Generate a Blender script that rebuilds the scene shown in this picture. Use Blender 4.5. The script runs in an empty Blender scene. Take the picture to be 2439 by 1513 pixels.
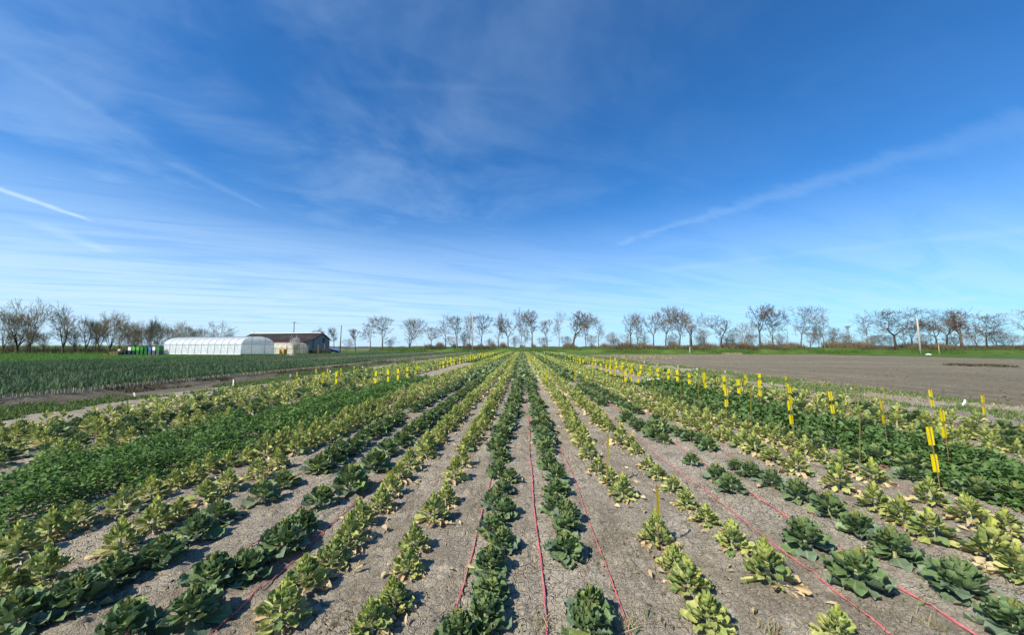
import bpy, math, random
import numpy as np
from mathutils import Matrix, Vector

R = math.radians
rng = np.random.default_rng(7)
random.seed(7)
scene = bpy.context.scene
col = scene.collection

# ------------------------------------------------------------------ camera
CAM_H = 1.70
F_PX, CX, CY = 880.0, 1219.5, 756.5            # photograph pixels (2439 x 1513)
PITCH, YAW = math.atan(72.5 / F_PX), math.atan(23.5 / F_PX)
cd = bpy.data.cameras.new('camera'); cam = bpy.data.objects.new('camera', cd); col.objects.link(cam)
cam.location = (0, 0, CAM_H); cam.rotation_euler = (math.pi / 2 + PITCH, 0, YAW)
cd.sensor_width = 36; cd.lens = F_PX / 2439 * 36; cd.clip_start = 0.05; cd.clip_end = 9000
scene.camera = cam
CAM_R = np.array(cam.rotation_euler.to_matrix())

def ray(px, py):
    d = CAM_R @ np.array([(px - CX) / F_PX, -(py - CY) / F_PX, -1.0])
    return d
def gp(px, py, z=0.0):                          # ground point seen at a photograph pixel
    d = ray(px, py); t = (z - CAM_H) / d[2]
    return np.array([d[0] * t, d[1] * t])
def xat(px, Y):                                 # world X of a photograph column at depth Y (near the horizon)
    d = ray(px, 829.0); return d[0] / d[1] * Y
def zat(py, Y, px=1243):
    d = ray(px, py); return CAM_H + d[2] / d[1] * Y

# ------------------------------------------------------------------ sun, sky, exposure
SUN_EL, SUN_AZ = R(43), math.atan2(-0.66, -0.75)     # the sun stands behind and to the left of the camera
sdir = Vector((math.cos(SUN_EL) * math.cos(SUN_AZ), math.cos(SUN_EL) * math.sin(SUN_AZ), math.sin(SUN_EL)))
sl = bpy.data.lights.new('sun', 'SUN'); sl.energy = 5.0; sl.angle = R(0.53); sl.color = (1.0, 0.925, 0.79)
so = bpy.data.objects.new('sun', sl); col.objects.link(so)
so.rotation_euler = sdir.to_track_quat('Z', 'Y').to_euler()

world = bpy.data.worlds.new('World'); scene.world = world; world.use_nodes = True
wn = world.node_tree; wn.nodes.clear()
class NB:
    """tiny node builder"""
    def __init__(s, tree): s.t = tree
    def n(s, typ, **kw):
        nd = s.t.nodes.new(typ)
        for k, v in kw.items():
            if k.startswith('i_'): nd.inputs[int(k[2:])].default_value = v
            else: setattr(nd, k, v)
        return nd
    def l(s, a, b): s.t.links.new(a, b)
    def put(s, sock, v):
        if hasattr(v, 'is_output'): s.l(v, sock)
        elif v is not None: sock.default_value = v
    def m(s, op, a, b=None, c=None, clamp=False):
        nd = s.t.nodes.new('ShaderNodeMath'); nd.operation = op; nd.use_clamp = clamp
        for i, v in enumerate((a, b, c)):
            if v is not None: s.put(nd.inputs[i], v)
        return nd.outputs[0]
    def noise(s, vec, scale, detail=4, rough=0.55, dist=0.0):
        nd = s.t.nodes.new('ShaderNodeTexNoise'); nd.inputs['Scale'].default_value = scale
        nd.inputs['Detail'].default_value = detail; nd.inputs['Roughness'].default_value = rough
        nd.inputs['Distortion'].default_value = dist
        if vec is not None: s.l(vec, nd.inputs['Vector'])
        return nd.outputs['Fac']
    def voro(s, vec, scale, feature='DISTANCE_TO_EDGE', rand=1.0):
        nd = s.t.nodes.new('ShaderNodeTexVoronoi'); nd.feature = feature; nd.inputs['Scale'].default_value = scale
        nd.inputs['Randomness'].default_value = rand
        if vec is not None: s.l(vec, nd.inputs['Vector'])
        return nd.outputs['Distance']
    def ramp(s, fac, lo, hi, a=0.0, b=1.0):
        nd = s.t.nodes.new('ShaderNodeMapRange'); nd.interpolation_type = 'SMOOTHSTEP'
        s.put(nd.inputs['Value'], fac)
        for k, v in (('From Min', lo), ('From Max', hi), ('To Min', a), ('To Max', b)): s.put(nd.inputs[k], v)
        return nd.outputs['Result']
    def mix(s, fac, a, b, mode='MIX'):
        nd = s.t.nodes.new('ShaderNodeMix'); nd.data_type = 'RGBA'; nd.blend_type = mode
        s.put(nd.inputs[0], fac)
        for i, v in ((6, a), (7, b)):
            if hasattr(v, 'is_output'): s.l(v, nd.inputs[i])
            else: nd.inputs[i].default_value = (*v[:3], 1)
        return nd.outputs[2]
    def xyz(s, x, y, z):
        nd = s.t.nodes.new('ShaderNodeCombineXYZ')
        for i, v in enumerate((x, y, z)): s.put(nd.inputs[i], v)
        return nd.outputs[0]

w = NB(wn)
sky = w.n('ShaderNodeTexSky', sky_type='NISHITA', sun_disc=False, sun_elevation=SUN_EL,
          sun_rotation=math.atan2(sdir.x, sdir.y), altitude=10, air_density=1.0, dust_density=0.35, ozone_density=2.6)
tc = w.n('ShaderNodeTexCoord'); sep = w.n('ShaderNodeSeparateXYZ'); w.l(tc.outputs['Generated'], sep.inputs[0])
dzc = w.m('MAXIMUM', sep.outputs[2], 0.0); KH = 0.05
den = w.m('ADD', dzc, KH)
cu = w.m('DIVIDE', sep.outputs[0], den); cv = w.m('DIVIDE', sep.outputs[1], den)    # a flat layer of high cloud
def uv_of(px, py):
    d = ray(px, py); d = d / np.linalg.norm(d); k = d[2] + KH
    return np.array([d[0] / k, d[1] / k])
base_uv = w.xyz(cu, cv, 0.0)
rot = w.n('ShaderNodeMapping'); rot.inputs['Rotation'].default_value = (0, 0, R(-28)); w.l(base_uv, rot.inputs['Vector'])
st = w.n('ShaderNodeMapping'); st.inputs['Scale'].default_value = (0.45, 1.9, 1); w.l(rot.outputs[0], st.inputs['Vector'])
n_big = w.noise(base_uv, 0.55, 3, 0.5, 0.6)
n_str = w.noise(st.outputs[0], 1.1, 6, 0.62, 0.9)
n_fin = w.noise(st.outputs[0], 4.5, 5, 0.65, 0.4)
lo = w.m('ADD', 0.52, w.m('MULTIPLY', cu, 0.012))
cir = w.ramp(n_str, w.m('SUBTRACT', lo, 0.10), w.m('ADD', lo, 0.22))
cir = w.m('MULTIPLY', cir, w.ramp(n_big, 0.36, 0.66, 0.12, 1.0))
cir = w.m('MULTIPLY', cir, w.ramp(n_fin, 0.25, 0.7, 0.55, 1.0))
thick = w.ramp(dzc, 0.42, 0.05, 0.075, 0.55)
n_soft = w.noise(base_uv, 1.35, 5, 0.58, 0.35)
soft = w.m('MULTIPLY', w.ramp(n_soft, 0.36, 0.70), w.ramp(w.m('ADD', cu, w.m('MULTIPLY', n_big, 2.0)), 2.3, 0.0, 0.02, 0.19))
cloud = w.m('ADD', w.m('MULTIPLY', cir, thick), soft)
# a veil that thickens low down in the air, more to the left
veil = w.m('MULTIPLY', w.ramp(dzc, 0.40, 0.02, 0.0, 1.0), w.ramp(w.m('ADD', sep.outputs[0], w.m('MULTIPLY', n_str, 0.6)), 1.35, -0.45, 0.60, 0.98))
cloud = w.m('MAXIMUM', cloud, w.m('MULTIPLY', veil, w.ramp(n_str, 0.3, 0.65, 0.62, 1.0)))
def trail(p0, p1, w0, w1, strength, soft=1.0, fade=(0.0, 0.15, 0.85, 1.0)):
    a, b = uv_of(*p0), uv_of(*p1); d = b - a; L = float(np.hypot(*d)); d = d / L; nrm = np.array([-d[1], d[0]])
    rx = w.m('SUBTRACT', cu, float(a[0])); ry = w.m('SUBTRACT', cv, float(a[1]))
    al = w.m('DIVIDE', w.m('ADD', w.m('MULTIPLY', rx, float(d[0])), w.m('MULTIPLY', ry, float(d[1]))), L)
    pe = w.m('ADD', w.m('MULTIPLY', rx, float(nrm[0])), w.m('MULTIPLY', ry, float(nrm[1])))
    pe = w.m('ABSOLUTE', w.m('ADD', pe, w.m('MULTIPLY', w.m('SUBTRACT', n_fin, 0.5), 1.6 * w1)))
    wd = w.m('ADD', w0, w.m('MULTIPLY', w.m('MAXIMUM', al, 0.0), w1 - w0))
    core = w.ramp(w.m('DIVIDE', pe, wd), 1.0, 0.0)
    e = w.m('MULTIPLY', w.ramp(al, fade[0], fade[1]), w.ramp(al, fade[3], fade[2]))
    return w.m('MULTIPLY', w.m('MULTIPLY', core, e), strength)
for args in (((1440, 590), (2700, 215), 0.05, 0.22, 0.095, 1, (0.0, 0.08, 0.6, 1.3)),
             ((-160, 395), (235, 532), 0.065, 0.04, 0.40, 1, (-0.2, 0.1, 0.8, 1.0)),
             ((380, 375), (640, 502), 0.08, 0.025, 0.075),
             ((-50, 90), (380, 360), 0.05, 0.05, 0.05),
             ((60, 520), (265, 605), 0.14, 0.09, 0.13),
             ((1500, 655), (2700, 520), 0.16, 0.16, 0.055),
             ((800, 195), (1260, 215), 0.04, 0.03, 0.025)):
    cloud = w.m('ADD', cloud, trail(*args))
deep = w.mix(1.0, sky.outputs[0], (0.29, 0.82, 1.30), 'MULTIPLY')
skycol = w.mix(w.m('MINIMUM', cloud, 0.85), deep, (5.2, 6.9, 8.6))
bg = w.n('ShaderNodeBackground'); bg.inputs['Strength'].default_value = 0.091; w.l(skycol, bg.inputs['Color'])
wo = w.n('ShaderNodeOutputWorld'); w.l(bg.outputs[0], wo.inputs['Surface'])

vs = scene.view_settings
vs.view_transform = 'Standard'; vs.look = 'None'; vs.exposure = 0.55; vs.gamma = 1.0; vs.use_curve_mapping = False
scene.cycles.max_bounces = 6; scene.cycles.transparent_max_bounces = 8; scene.cycles.use_denoising = True

# ------------------------------------------------------------------ materials
MATS = {}
def material(name, build):
    m = bpy.data.materials.new(name); m.use_nodes = True; nt = m.node_tree
    b = NB(nt); p = nt.nodes['Principled BSDF']; out = nt.nodes['Material Output']
    build(b, p, out); MATS[name] = m
    return m
def setc(p, c): p.inputs['Base Color'].default_value = (*c, 1)
def bump(b, p, h, strength, dist):
    nd = b.n('ShaderNodeBump'); nd.inputs['Strength'].default_value = strength; nd.inputs['Distance'].default_value = dist
    b.l(h, nd.inputs['Height']); b.l(nd.outputs[0], p.inputs['Normal'])
def pos(b):
    return b.n('ShaderNodeNewGeometry').outputs['Position']
def simple(name, c, rough=0.6, var=0.12, nscale=8.0, spec=0.3, metal=0.0):
    def f(b, p, out):
        n = b.noise(b.n('ShaderNodeTexCoord').outputs['Object'], nscale, 5, 0.6)
        b.l(b.mix(b.ramp(n, 0.3, 0.7), [x * (1 - var) for x in c], [min(1, x * (1 + var)) for x in c]), p.inputs['Base Color'])
        p.inputs['Roughness'].default_value = rough; p.inputs['Specular IOR Level'].default_value = spec
        p.inputs['Metallic'].default_value = metal
    return material(name, f)
def rand_of(b):                                   # per object or per leaf variation, 0..1
    a = b.n('ShaderNodeAttribute', attribute_name='tint').outputs['Fac']
    o = b.n('ShaderNodeObjectInfo').outputs['Random']
    return b.m('FRACT', b.m('ADD', b.m('MULTIPLY', o, 0.618), a))
def leafmat(name, c0, c1, vein, rough=0.5, spec=0.35, trans=0.22, vein_amt=0.6, browned=None):
    def f(b, p, out):
        r = rand_of(b)
        base = b.mix(r, c0, c1)
        uv = b.n('ShaderNodeUVMap').outputs[0]; s = b.n('ShaderNodeSeparateXYZ'); b.l(uv, s.inputs[0])
        dx = b.m('ABSOLUTE', b.m('SUBTRACT', s.outputs[0], 0.5))
        mid = b.ramp(dx, 0.07, 0.015)
        side = b.m('FRACT', b.m('MULTIPLY', b.m('SUBTRACT', s.outputs[1], b.m('MULTIPLY', dx, 0.7)), 7.0))
        side = b.m('MULTIPLY', b.ramp(b.m('ABSOLUTE', b.m('SUBTRACT', side, 0.5)), 0.14, 0.02), 0.5)
        v = b.m('MULTIPLY', b.m('MAXIMUM', mid, side), vein_amt)
        n = b.noise(b.n('ShaderNodeTexCoord').outputs['Object'], 22, 4, 0.6)
        base = b.mix(b.m('MULTIPLY', b.ramp(n, 0.35, 0.7), 0.35), base, [x * 0.62 for x in c0])
        if browned:
            e = b.ramp(b.m('ADD', b.m('MULTIPLY', dx, 1.1), b.m('MULTIPLY', n, 0.5)), 0.62, 0.85)
            base = b.mix(b.m('MULTIPLY', e, b.ramp(r, 0.3, 0.8)), base, browned)
        base = b.mix(b.m('MULTIPLY', b.ramp(b.m('ADD', dx, b.m('MULTIPLY', b.m('SUBTRACT', n, 0.5), 0.12)), 0.40, 0.50), 0.45 * vein_amt), base, vein)
        c = b.mix(v, base, vein)
        b.l(c, p.inputs['Base Color']); p.inputs['Roughness'].default_value = rough; p.inputs['Specular IOR Level'].default_value = spec
        bump(b, p, b.m('ADD', v, b.m('MULTIPLY', n, 0.6)), 0.5, 0.006)
        tr = b.n('ShaderNodeBsdfTranslucent'); b.l(c, tr.inputs['Color'])
        mx = b.n('ShaderNodeMixShader'); mx.inputs[0].default_value = trans
        b.l(p.outputs[0], mx.inputs[1]); b.l(tr.outputs[0], mx.inputs[2]); b.l(mx.outputs[0], out.inputs['Surface'])
    return material(name, f)

leafmat('green_leaf', (0.105, 0.175, 0.062), (0.215, 0.310, 0.120), (0.30, 0.38, 0.20), rough=0.48, spec=0.4)
leafmat('green_old', (0.120, 0.185, 0.110), (0.25, 0.325, 0.205), (0.33, 0.40, 0.26), rough=0.5, spec=0.35)
leafmat('green_young', (0.20, 0.24, 0.06), (0.33, 0.34, 0.10), (0.42, 0.42, 0.18), vein_amt=0.35)
leafmat('yellow_leaf', (0.32, 0.375, 0.085), (0.62, 0.60, 0.21), (0.68, 0.68, 0.38), browned=(0.48, 0.34, 0.17))
leafmat('yellow_green', (0.15, 0.235, 0.055), (0.37, 0.43, 0.105), (0.55, 0.58, 0.30))
leafmat('yellow_young', (0.42, 0.48, 0.08), (0.60, 0.62, 0.13), (0.62, 0.64, 0.26), vein_amt=0.35, trans=0.3)
leafmat('dry_leaf', (0.50, 0.36, 0.19), (0.68, 0.58, 0.36), (0.55, 0.42, 0.24), rough=0.75, spec=0.15, vein_amt=0.4)
leafmat('cover_leaf', (0.055, 0.125, 0.022), (0.15, 0.265, 0.055), (0.17, 0.28, 0.09), vein_amt=0.4, trans=0.25, spec=0.25)
leafmat('cover_leaf_broad', (0.055, 0.115, 0.026), (0.14, 0.235, 0.06), (0.19, 0.27, 0.12), vein_amt=0.45, trans=0.2, spec=0.25)
leafmat('leek_leaf', (0.045, 0.105, 0.045), (0.115, 0.19, 0.075), (0.14, 0.21, 0.11), vein_amt=0.2, trans=0.15, rough=0.65, spec=0.2)
leafmat('grass_blade', (0.075, 0.135, 0.03), (0.16, 0.24, 0.055), (0.16, 0.23, 0.06), vein_amt=0.1, trans=0.25, rough=0.6)
leafmat('dry_grass', (0.26, 0.22, 0.12), (0.42, 0.36, 0.21), (0.4, 0.34, 0.2), vein_amt=0.1, trans=0.15, rough=0.8)
leafmat('bright_grass', (0.05, 0.115, 0.018), (0.095, 0.18, 0.032), (0.12, 0.24, 0.04), vein_amt=0.1, trans=0.25, rough=0.6)
leafmat('cereal_blade', (0.085, 0.18, 0.028), (0.15, 0.275, 0.048), (0.13, 0.25, 0.04), vein_amt=0.1, trans=0.25, rough=0.6)
leafmat('weed_brown', (0.07, 0.055, 0.035), (0.14, 0.12, 0.06), (0.12, 0.1, 0.06), vein_amt=0.1, trans=0.1, rough=0.8)
simple('stem_pale', (0.34, 0.36, 0.17), 0.6, 0.2, 30)
simple('leek_white', (0.46, 0.43, 0.27), 0.5, 0.2, 20)

def soil_mat(b, p, out):
    P = pos(b)
    big = b.noise(P, 0.55, 5, 0.6); med = b.noise(P, 4.0, 6, 0.65); fin = b.noise(P, 38, 6, 0.7); gr = b.noise(P, 170, 3, 0.7)
    c = b.mix(b.ramp(b.m('ADD', b.m('MULTIPLY', big, 0.55), b.m('MULTIPLY', med, 0.45)), 0.38, 0.62), (0.265, 0.224, 0.164), (0.485, 0.424, 0.328))
    c = b.mix(b.ramp(fin, 0.47, 0.85), c, (0.60, 0.53, 0.415))
    c = b.mix(b.m('MULTIPLY', b.ramp(fin, 0.42, 0.25), 0.4), c, (0.13, 0.108, 0.075))
    c = b.mix(b.m('MULTIPLY', b.ramp(gr, 0.62, 0.75), 0.22), c, (0.60, 0.54, 0.44))
    b.l(c, p.inputs['Base Color']); p.inputs['Roughness'].default_value = 0.95; p.inputs['Specular IOR Level'].default_value = 0.1
    wp = b.n('ShaderNodeVectorMath', operation='ADD'); b.l(P, wp.inputs[0])
    nz = b.n('ShaderNodeTexNoise'); nz.inputs['Scale'].default_value = 9; nz.inputs['Detail'].default_value = 3; b.l(P, nz.inputs['Vector'])
    sc = b.n('ShaderNodeVectorMath', operation='SCALE'); b.l(nz.outputs['Color'], sc.inputs[0]); sc.inputs['Scale'].default_value = 0.08
    b.l(sc.outputs[0], wp.inputs[1])
    pt = b.noise(P, 1.9, 7, 0.72); c = b.mix(b.m('MULTIPLY', b.ramp(pt, 0.53, 0.64), 0.65), c, (0.57, 0.505, 0.395)); c = b.mix(b.m('MULTIPLY', b.ramp(pt, 0.45, 0.34), 0.6), c, (0.215, 0.18, 0.13)); b.l(c, p.inputs['Base Color'])
    ck = b.ramp(b.voro(wp.outputs[0], 11.0), 0.0, 0.06)
    ck = b.m('MAXIMUM', ck, b.ramp(big, 0.56, 0.40))
    ck2 = b.ramp(b.voro(wp.outputs[0], 27.0), 0.0, 0.07)
    h = b.m('ADD', b.m('ADD', b.m('MULTIPLY', ck, 0.9), b.m('MULTIPLY', ck2, 0.3)), b.m('ADD', b.m('MULTIPLY', fin, 1.0), b.m('ADD', b.m('MULTIPLY', med, 1.4), b.m('MULTIPLY', gr, 0.3))))
    bump(b, p, h, 1.0, 0.032)
material('soil', soil_mat)
def bare_mat(b, p, out):
    P = pos(b)
    mp = b.n('ShaderNodeMapping'); mp.inputs['Scale'].default_value = (1.2, 0.05, 1); b.l(P, mp.inputs['Vector'])
    stripes = b.noise(mp.outputs[0], 1.0, 4, 0.6); fin = b.noise(P, 9, 8, 0.75); cl = b.noise(P, 2.2, 6, 0.7)
    mp2 = b.n('ShaderNodeMapping'); mp2.inputs['Scale'].default_value = (0.03, 0.12, 1); b.l(P, mp2.inputs['Vector'])
    pat = b.noise(mp2.outputs[0], 1.0, 4, 0.6)
    c = b.mix(b.ramp(b.m('ADD', b.m('MULTIPLY', stripes, 0.5), b.m('MULTIPLY', pat, 0.5)), 0.35, 0.65), (0.160, 0.138, 0.096), (0.225, 0.197, 0.143))
    c = b.mix(b.m('MULTIPLY', b.ramp(fin, 0.52, 0.36), 0.55), c, (0.09, 0.075, 0.058))
    c = b.mix(b.m('MULTIPLY', b.ramp(cl, 0.55, 0.75), 0.5), c, (0.29, 0.255, 0.205))
    b.l(c, p.inputs['Base Color']); p.inputs['Roughness'].default_value = 0.95; p.inputs['Specular IOR Level'].default_value = 0.08
    bump(b, p, b.m('ADD', fin, b.m('ADD', cl, b.m('MULTIPLY', stripes, 1.0))), 0.9, 0.10)
material('bare_soil', bare_mat)
def turf_mat(c0, c1, dirt, amt, sc=1.0):
    def f(b, p, out):
        P = pos(b); n = b.noise(P, 0.25 * sc, 5, 0.6); f_ = b.noise(P, 7.0 * sc, 6, 0.75)
        c = b.mix(b.ramp(n, 0.35, 0.65), c0, c1)
        c = b.mix(b.m('MULTIPLY', b.ramp(f_, 0.5, 0.7), amt), c, dirt)
        b.l(c, p.inputs['Base Color']); p.inputs['Roughness'].default_value = 0.9; p.inputs['Specular IOR Level'].default_value = 0.1
        bump(b, p, b.m('ADD', f_, n), 0.9, 0.12)
    return f
material('turf', turf_mat((0.05, 0.095, 0.02), (0.09, 0.145, 0.032), (0.17, 0.16, 0.08), 0.5))
material('bright_turf', turf_mat((0.07, 0.165, 0.027), (0.105, 0.225, 0.04), (0.06, 0.12, 0.03), 0.35))
material('bank_turf', turf_mat((0.048, 0.095, 0.018), (0.085, 0.145, 0.028), (0.10, 0.09, 0.045), 0.35))
material('margin_earth', turf_mat((0.12, 0.10, 0.07), (0.20, 0.175, 0.13), (0.09, 0.11, 0.04), 0.4, 2.0))
material('leek_earth', turf_mat((0.085, 0.085, 0.055), (0.12, 0.115, 0.08), (0.09, 0.08, 0.06), 0.5, 3.0))
material('road', turf_mat((0.20, 0.20, 0.19), (0.27, 0.26, 0.25), (0.16, 0.16, 0.15), 0.3, 3.0))
material('far_land', turf_mat((0.10, 0.14, 0.05), (0.15, 0.16, 0.08), (0.14, 0.13, 0.08), 0.5, 0.2))
def barkmat(name, c0, c1):
    def f(b, p, out):
        n = b.noise(b.n('ShaderNodeTexCoord').outputs['Object'], 1.4, 6, 0.7)
        r = b.n('ShaderNodeObjectInfo').outputs['Random']
        b.l(b.mix(b.ramp(b.m('ADD', b.m('MULTIPLY', n, 0.7), b.m('MULTIPLY', r, 0.3)), 0.3, 0.7), c0, c1), p.inputs['Base Color'])
        p.inputs['Roughness'].default_value = 0.9; p.inputs['Specular IOR Level'].default_value = 0.1
    material(name, f)
barkmat('bark', (0.10, 0.077, 0.058), (0.19, 0.152, 0.115))
barkmat('twig', (0.125, 0.100, 0.080), (0.205, 0.168, 0.138))
barkmat('bark_dark', (0.060, 0.045, 0.030), (0.115, 0.088, 0.058))
barkmat('twig_bud', (0.135, 0.105, 0.060), (0.23, 0.185, 0.11))
barkmat('far_wood', (0.10, 0.095, 0.09), (0.15, 0.14, 0.13))
def trap_mat(b, p, out):
    n = b.noise(b.n('ShaderNodeTexCoord').outputs['Object'], 25, 3, 0.6)
    b.l(b.mix(b.ramp(n, 0.55, 0.8), (0.97, 0.82, 0.008), (0.88, 0.71, 0.012)), p.inputs['Base Color'])
    p.inputs['Roughness'].default_value = 0.35
    tr = b.n('ShaderNodeBsdfTranslucent'); tr.inputs['Color'].default_value = (0.95, 0.82, 0.01, 1)
    mx = b.n('ShaderNodeMixShader'); mx.inputs[0].default_value = 0.25
    b.l(p.outputs[0], mx.inputs[1]); b.l(tr.outputs[0], mx.inputs[2]); b.l(mx.outputs[0], out.inputs['Surface'])
material('trap_yellow', trap_mat)
simple('cane', (0.24, 0.15, 0.055), 0.6, 0.25, 40)
simple('clip_dark', (0.05, 0.035, 0.02), 0.6)
def twine_mat(b, p, out):
    n = b.noise(b.n('ShaderNodeTexCoord').outputs['Object'], 60, 4, 0.7)
    b.l(b.mix(b.ramp(n, 0.3, 0.7), (0.46, 0.085, 0.10), (0.62, 0.21, 0.22)), p.inputs['Base Color'])
    p.inputs['Roughness'].default_value = 0.45
material('twine', twine_mat)
simple('white_plastic', (0.78, 0.78, 0.76), 0.4, 0.05)
simple('concrete_white', (0.40, 0.37, 0.32), 0.8, 0.12, 2)
simple('pole_wood', (0.10, 0.085, 0.07), 0.85, 0.2, 3)
simple('wire_black', (0.05, 0.05, 0.05), 0.6)
simple('steel', (0.42, 0.43, 0.44), 0.4, 0.08, 4, 0.5, 0.6)
simple('barn_blue', (0.25, 0.255, 0.25), 0.8, 0.10, 0.6)
simple('barn_red', (0.058, 0.015, 0.014), 0.7, 0.15, 0.7)
simple('barn_trim', (0.09, 0.035, 0.03), 0.7, 0.15, 0.7)
simple('ridge_white', (0.78, 0.78, 0.76), 0.6, 0.06)
simple('window_dark', (0.03, 0.045, 0.06), 0.15, 0.1)
simple('dark_interior', (0.03, 0.028, 0.025), 0.9)
def roof_mat(b, p, out):
    o = b.n('ShaderNodeTexCoord').outputs['Object']; n = b.noise(o, 0.5, 6, 0.65); m_ = b.noise(o, 6, 4, 0.6)
    c = b.mix(b.ramp(n, 0.35, 0.65), (0.027, 0.027, 0.028), (0.048, 0.047, 0.046))
    b.l(b.mix(b.m('MULTIPLY', b.ramp(m_, 0.5, 0.75), 0.4), c, (0.075, 0.07, 0.058)), p.inputs['Base Color']); p.inputs['Roughness'].default_value = 0.95; p.inputs['Specular IOR Level'].default_value = 0.1
material('roof_sheet', roof_mat)
def film_mat(tint, alpha):
    def f(b, p, out):
        n = b.noise(b.n('ShaderNodeTexCoord').outputs['Object'], 0.8, 4, 0.6)
        setc(p, tint); p.inputs['Roughness'].default_value = 0.22; p.inputs['Specular IOR Level'].default_value = 0.6
        tr = b.n('ShaderNodeBsdfTranslucent'); tr.inputs['Color'].default_value = (*tint, 1)
        m1 = b.n('ShaderNodeMixShader'); m1.inputs[0].default_value = 0.45
        b.l(p.outputs[0], m1.inputs[1]); b.l(tr.outputs[0], m1.inputs[2])
        tp = b.n('ShaderNodeBsdfTransparent'); m2 = b.n('ShaderNodeMixShader')
        b.l(b.ramp(n, 0.3, 0.7, alpha - 0.08, alpha + 0.08), m2.inputs[0])
        b.l(tp.outputs[0], m2.inputs[1]); b.l(m1.outputs[0], m2.inputs[2]); b.l(m2.outputs[0], out.inputs['Surface'])
    return f
material('film', film_mat((0.88, 0.89, 0.91), 0.87))
material('film_clear', film_mat((0.80, 0.81, 0.80), 0.42))
material('film_warm', film_mat((0.78, 0.72, 0.58), 0.85))
simple('bin_green', (0.03, 0.20, 0.03), 0.5); simple('bin_lime', (0.09, 0.36, 0.05), 0.5); simple('bin_dark_green', (0.015, 0.10, 0.02), 0.5)
simple('bin_blue', (0.06, 0.14, 0.40), 0.5); simple('bin_white', (0.72, 0.72, 0.70), 0.5); simple('bin_navy', (0.012, 0.018, 0.05), 0.5)
simple('bin_grey', (0.07, 0.085, 0.11), 0.6); simple('bin_orange', (0.62, 0.27, 0.03), 0.5)
simple('wood_pale', (0.40, 0.29, 0.17), 0.8, 0.25, 3); simple('wood_grey', (0.22, 0.19, 0.16), 0.85, 0.25, 3)
simple('straw', (0.55, 0.44, 0.24), 0.9, 0.2, 6); simple('rust_red', (0.30, 0.07, 0.04), 0.7)
simple('car_paint', (0.10, 0.20, 0.36), 0.25, 0.04, 1, 0.5); simple('car_glass', (0.30, 0.36, 0.42), 0.08, 0.05, 1, 0.6)
simple('tyre', (0.02, 0.02, 0.02), 0.8); simple('blossom', (0.72, 0.66, 0.62), 0.8, 0.1)
simple('cardboard', (0.42, 0.27, 0.15), 0.85, 0.15, 5); simple('crate_mint', (0.50, 0.64, 0.40), 0.5); simple('box_orange', (0.60, 0.30, 0.14), 0.7)
simple('hut_white', (0.62, 0.60, 0.55), 0.8, 0.12, 1)

# ------------------------------------------------------------------ helpers
def np_mesh(name, V, F, mats, mi=None, uv=None, tint=None, smooth=True):
    """V (N,3), F (M,k) -> mesh; uv per vertex, tint per vertex"""
    V = np.asarray(V, np.float32); F = np.asarray(F, np.int32); M, k = F.shape
    me = bpy.data.meshes.new(name)
    me.vertices.add(len(V)); me.vertices.foreach_set('co', V.ravel())
    me.loops.add(M * k); me.loops.foreach_set('vertex_index', F.ravel())
    me.polygons.add(M); me.polygons.foreach_set('loop_start', np.arange(0, M * k, k, dtype=np.int32))
    if mi is not None: me.polygons.foreach_set('material_index', np.asarray(mi, np.int32))
    me.polygons.foreach_set('use_smooth', np.full(M, smooth, bool))
    if uv is not None:
        l = me.uv_layers.new(name='UVMap'); l.data.foreach_set('uv', np.asarray(uv, np.float32)[F.ravel()].ravel())
    if tint is not None:
        a = me.attributes.new('tint', 'FLOAT', 'POINT'); a.data.foreach_set('value', np.asarray(tint, np.float32))
    for m in (mats if isinstance(mats, (list, tuple)) else [mats]): me.materials.append(MATS[m])
    me.update(); me.validate()
    return me
def link(name, me, parent=None, label=None, cat=None, group=None, kind=None):
    o = bpy.data.objects.new(name, me); col.objects.link(o)
    if parent is not None: o.parent = parent
    if label: o['label'] = label
    if cat: o['category'] = cat
    if group: o['group'] = group
    if kind: o['kind'] = kind
    return o
def thing(name, loc, label, cat, group=None, rz=0.0):
    o = link(name, None, None, label, cat, group); o.location = loc; o.rotation_euler = (0, 0, rz); return o
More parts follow.
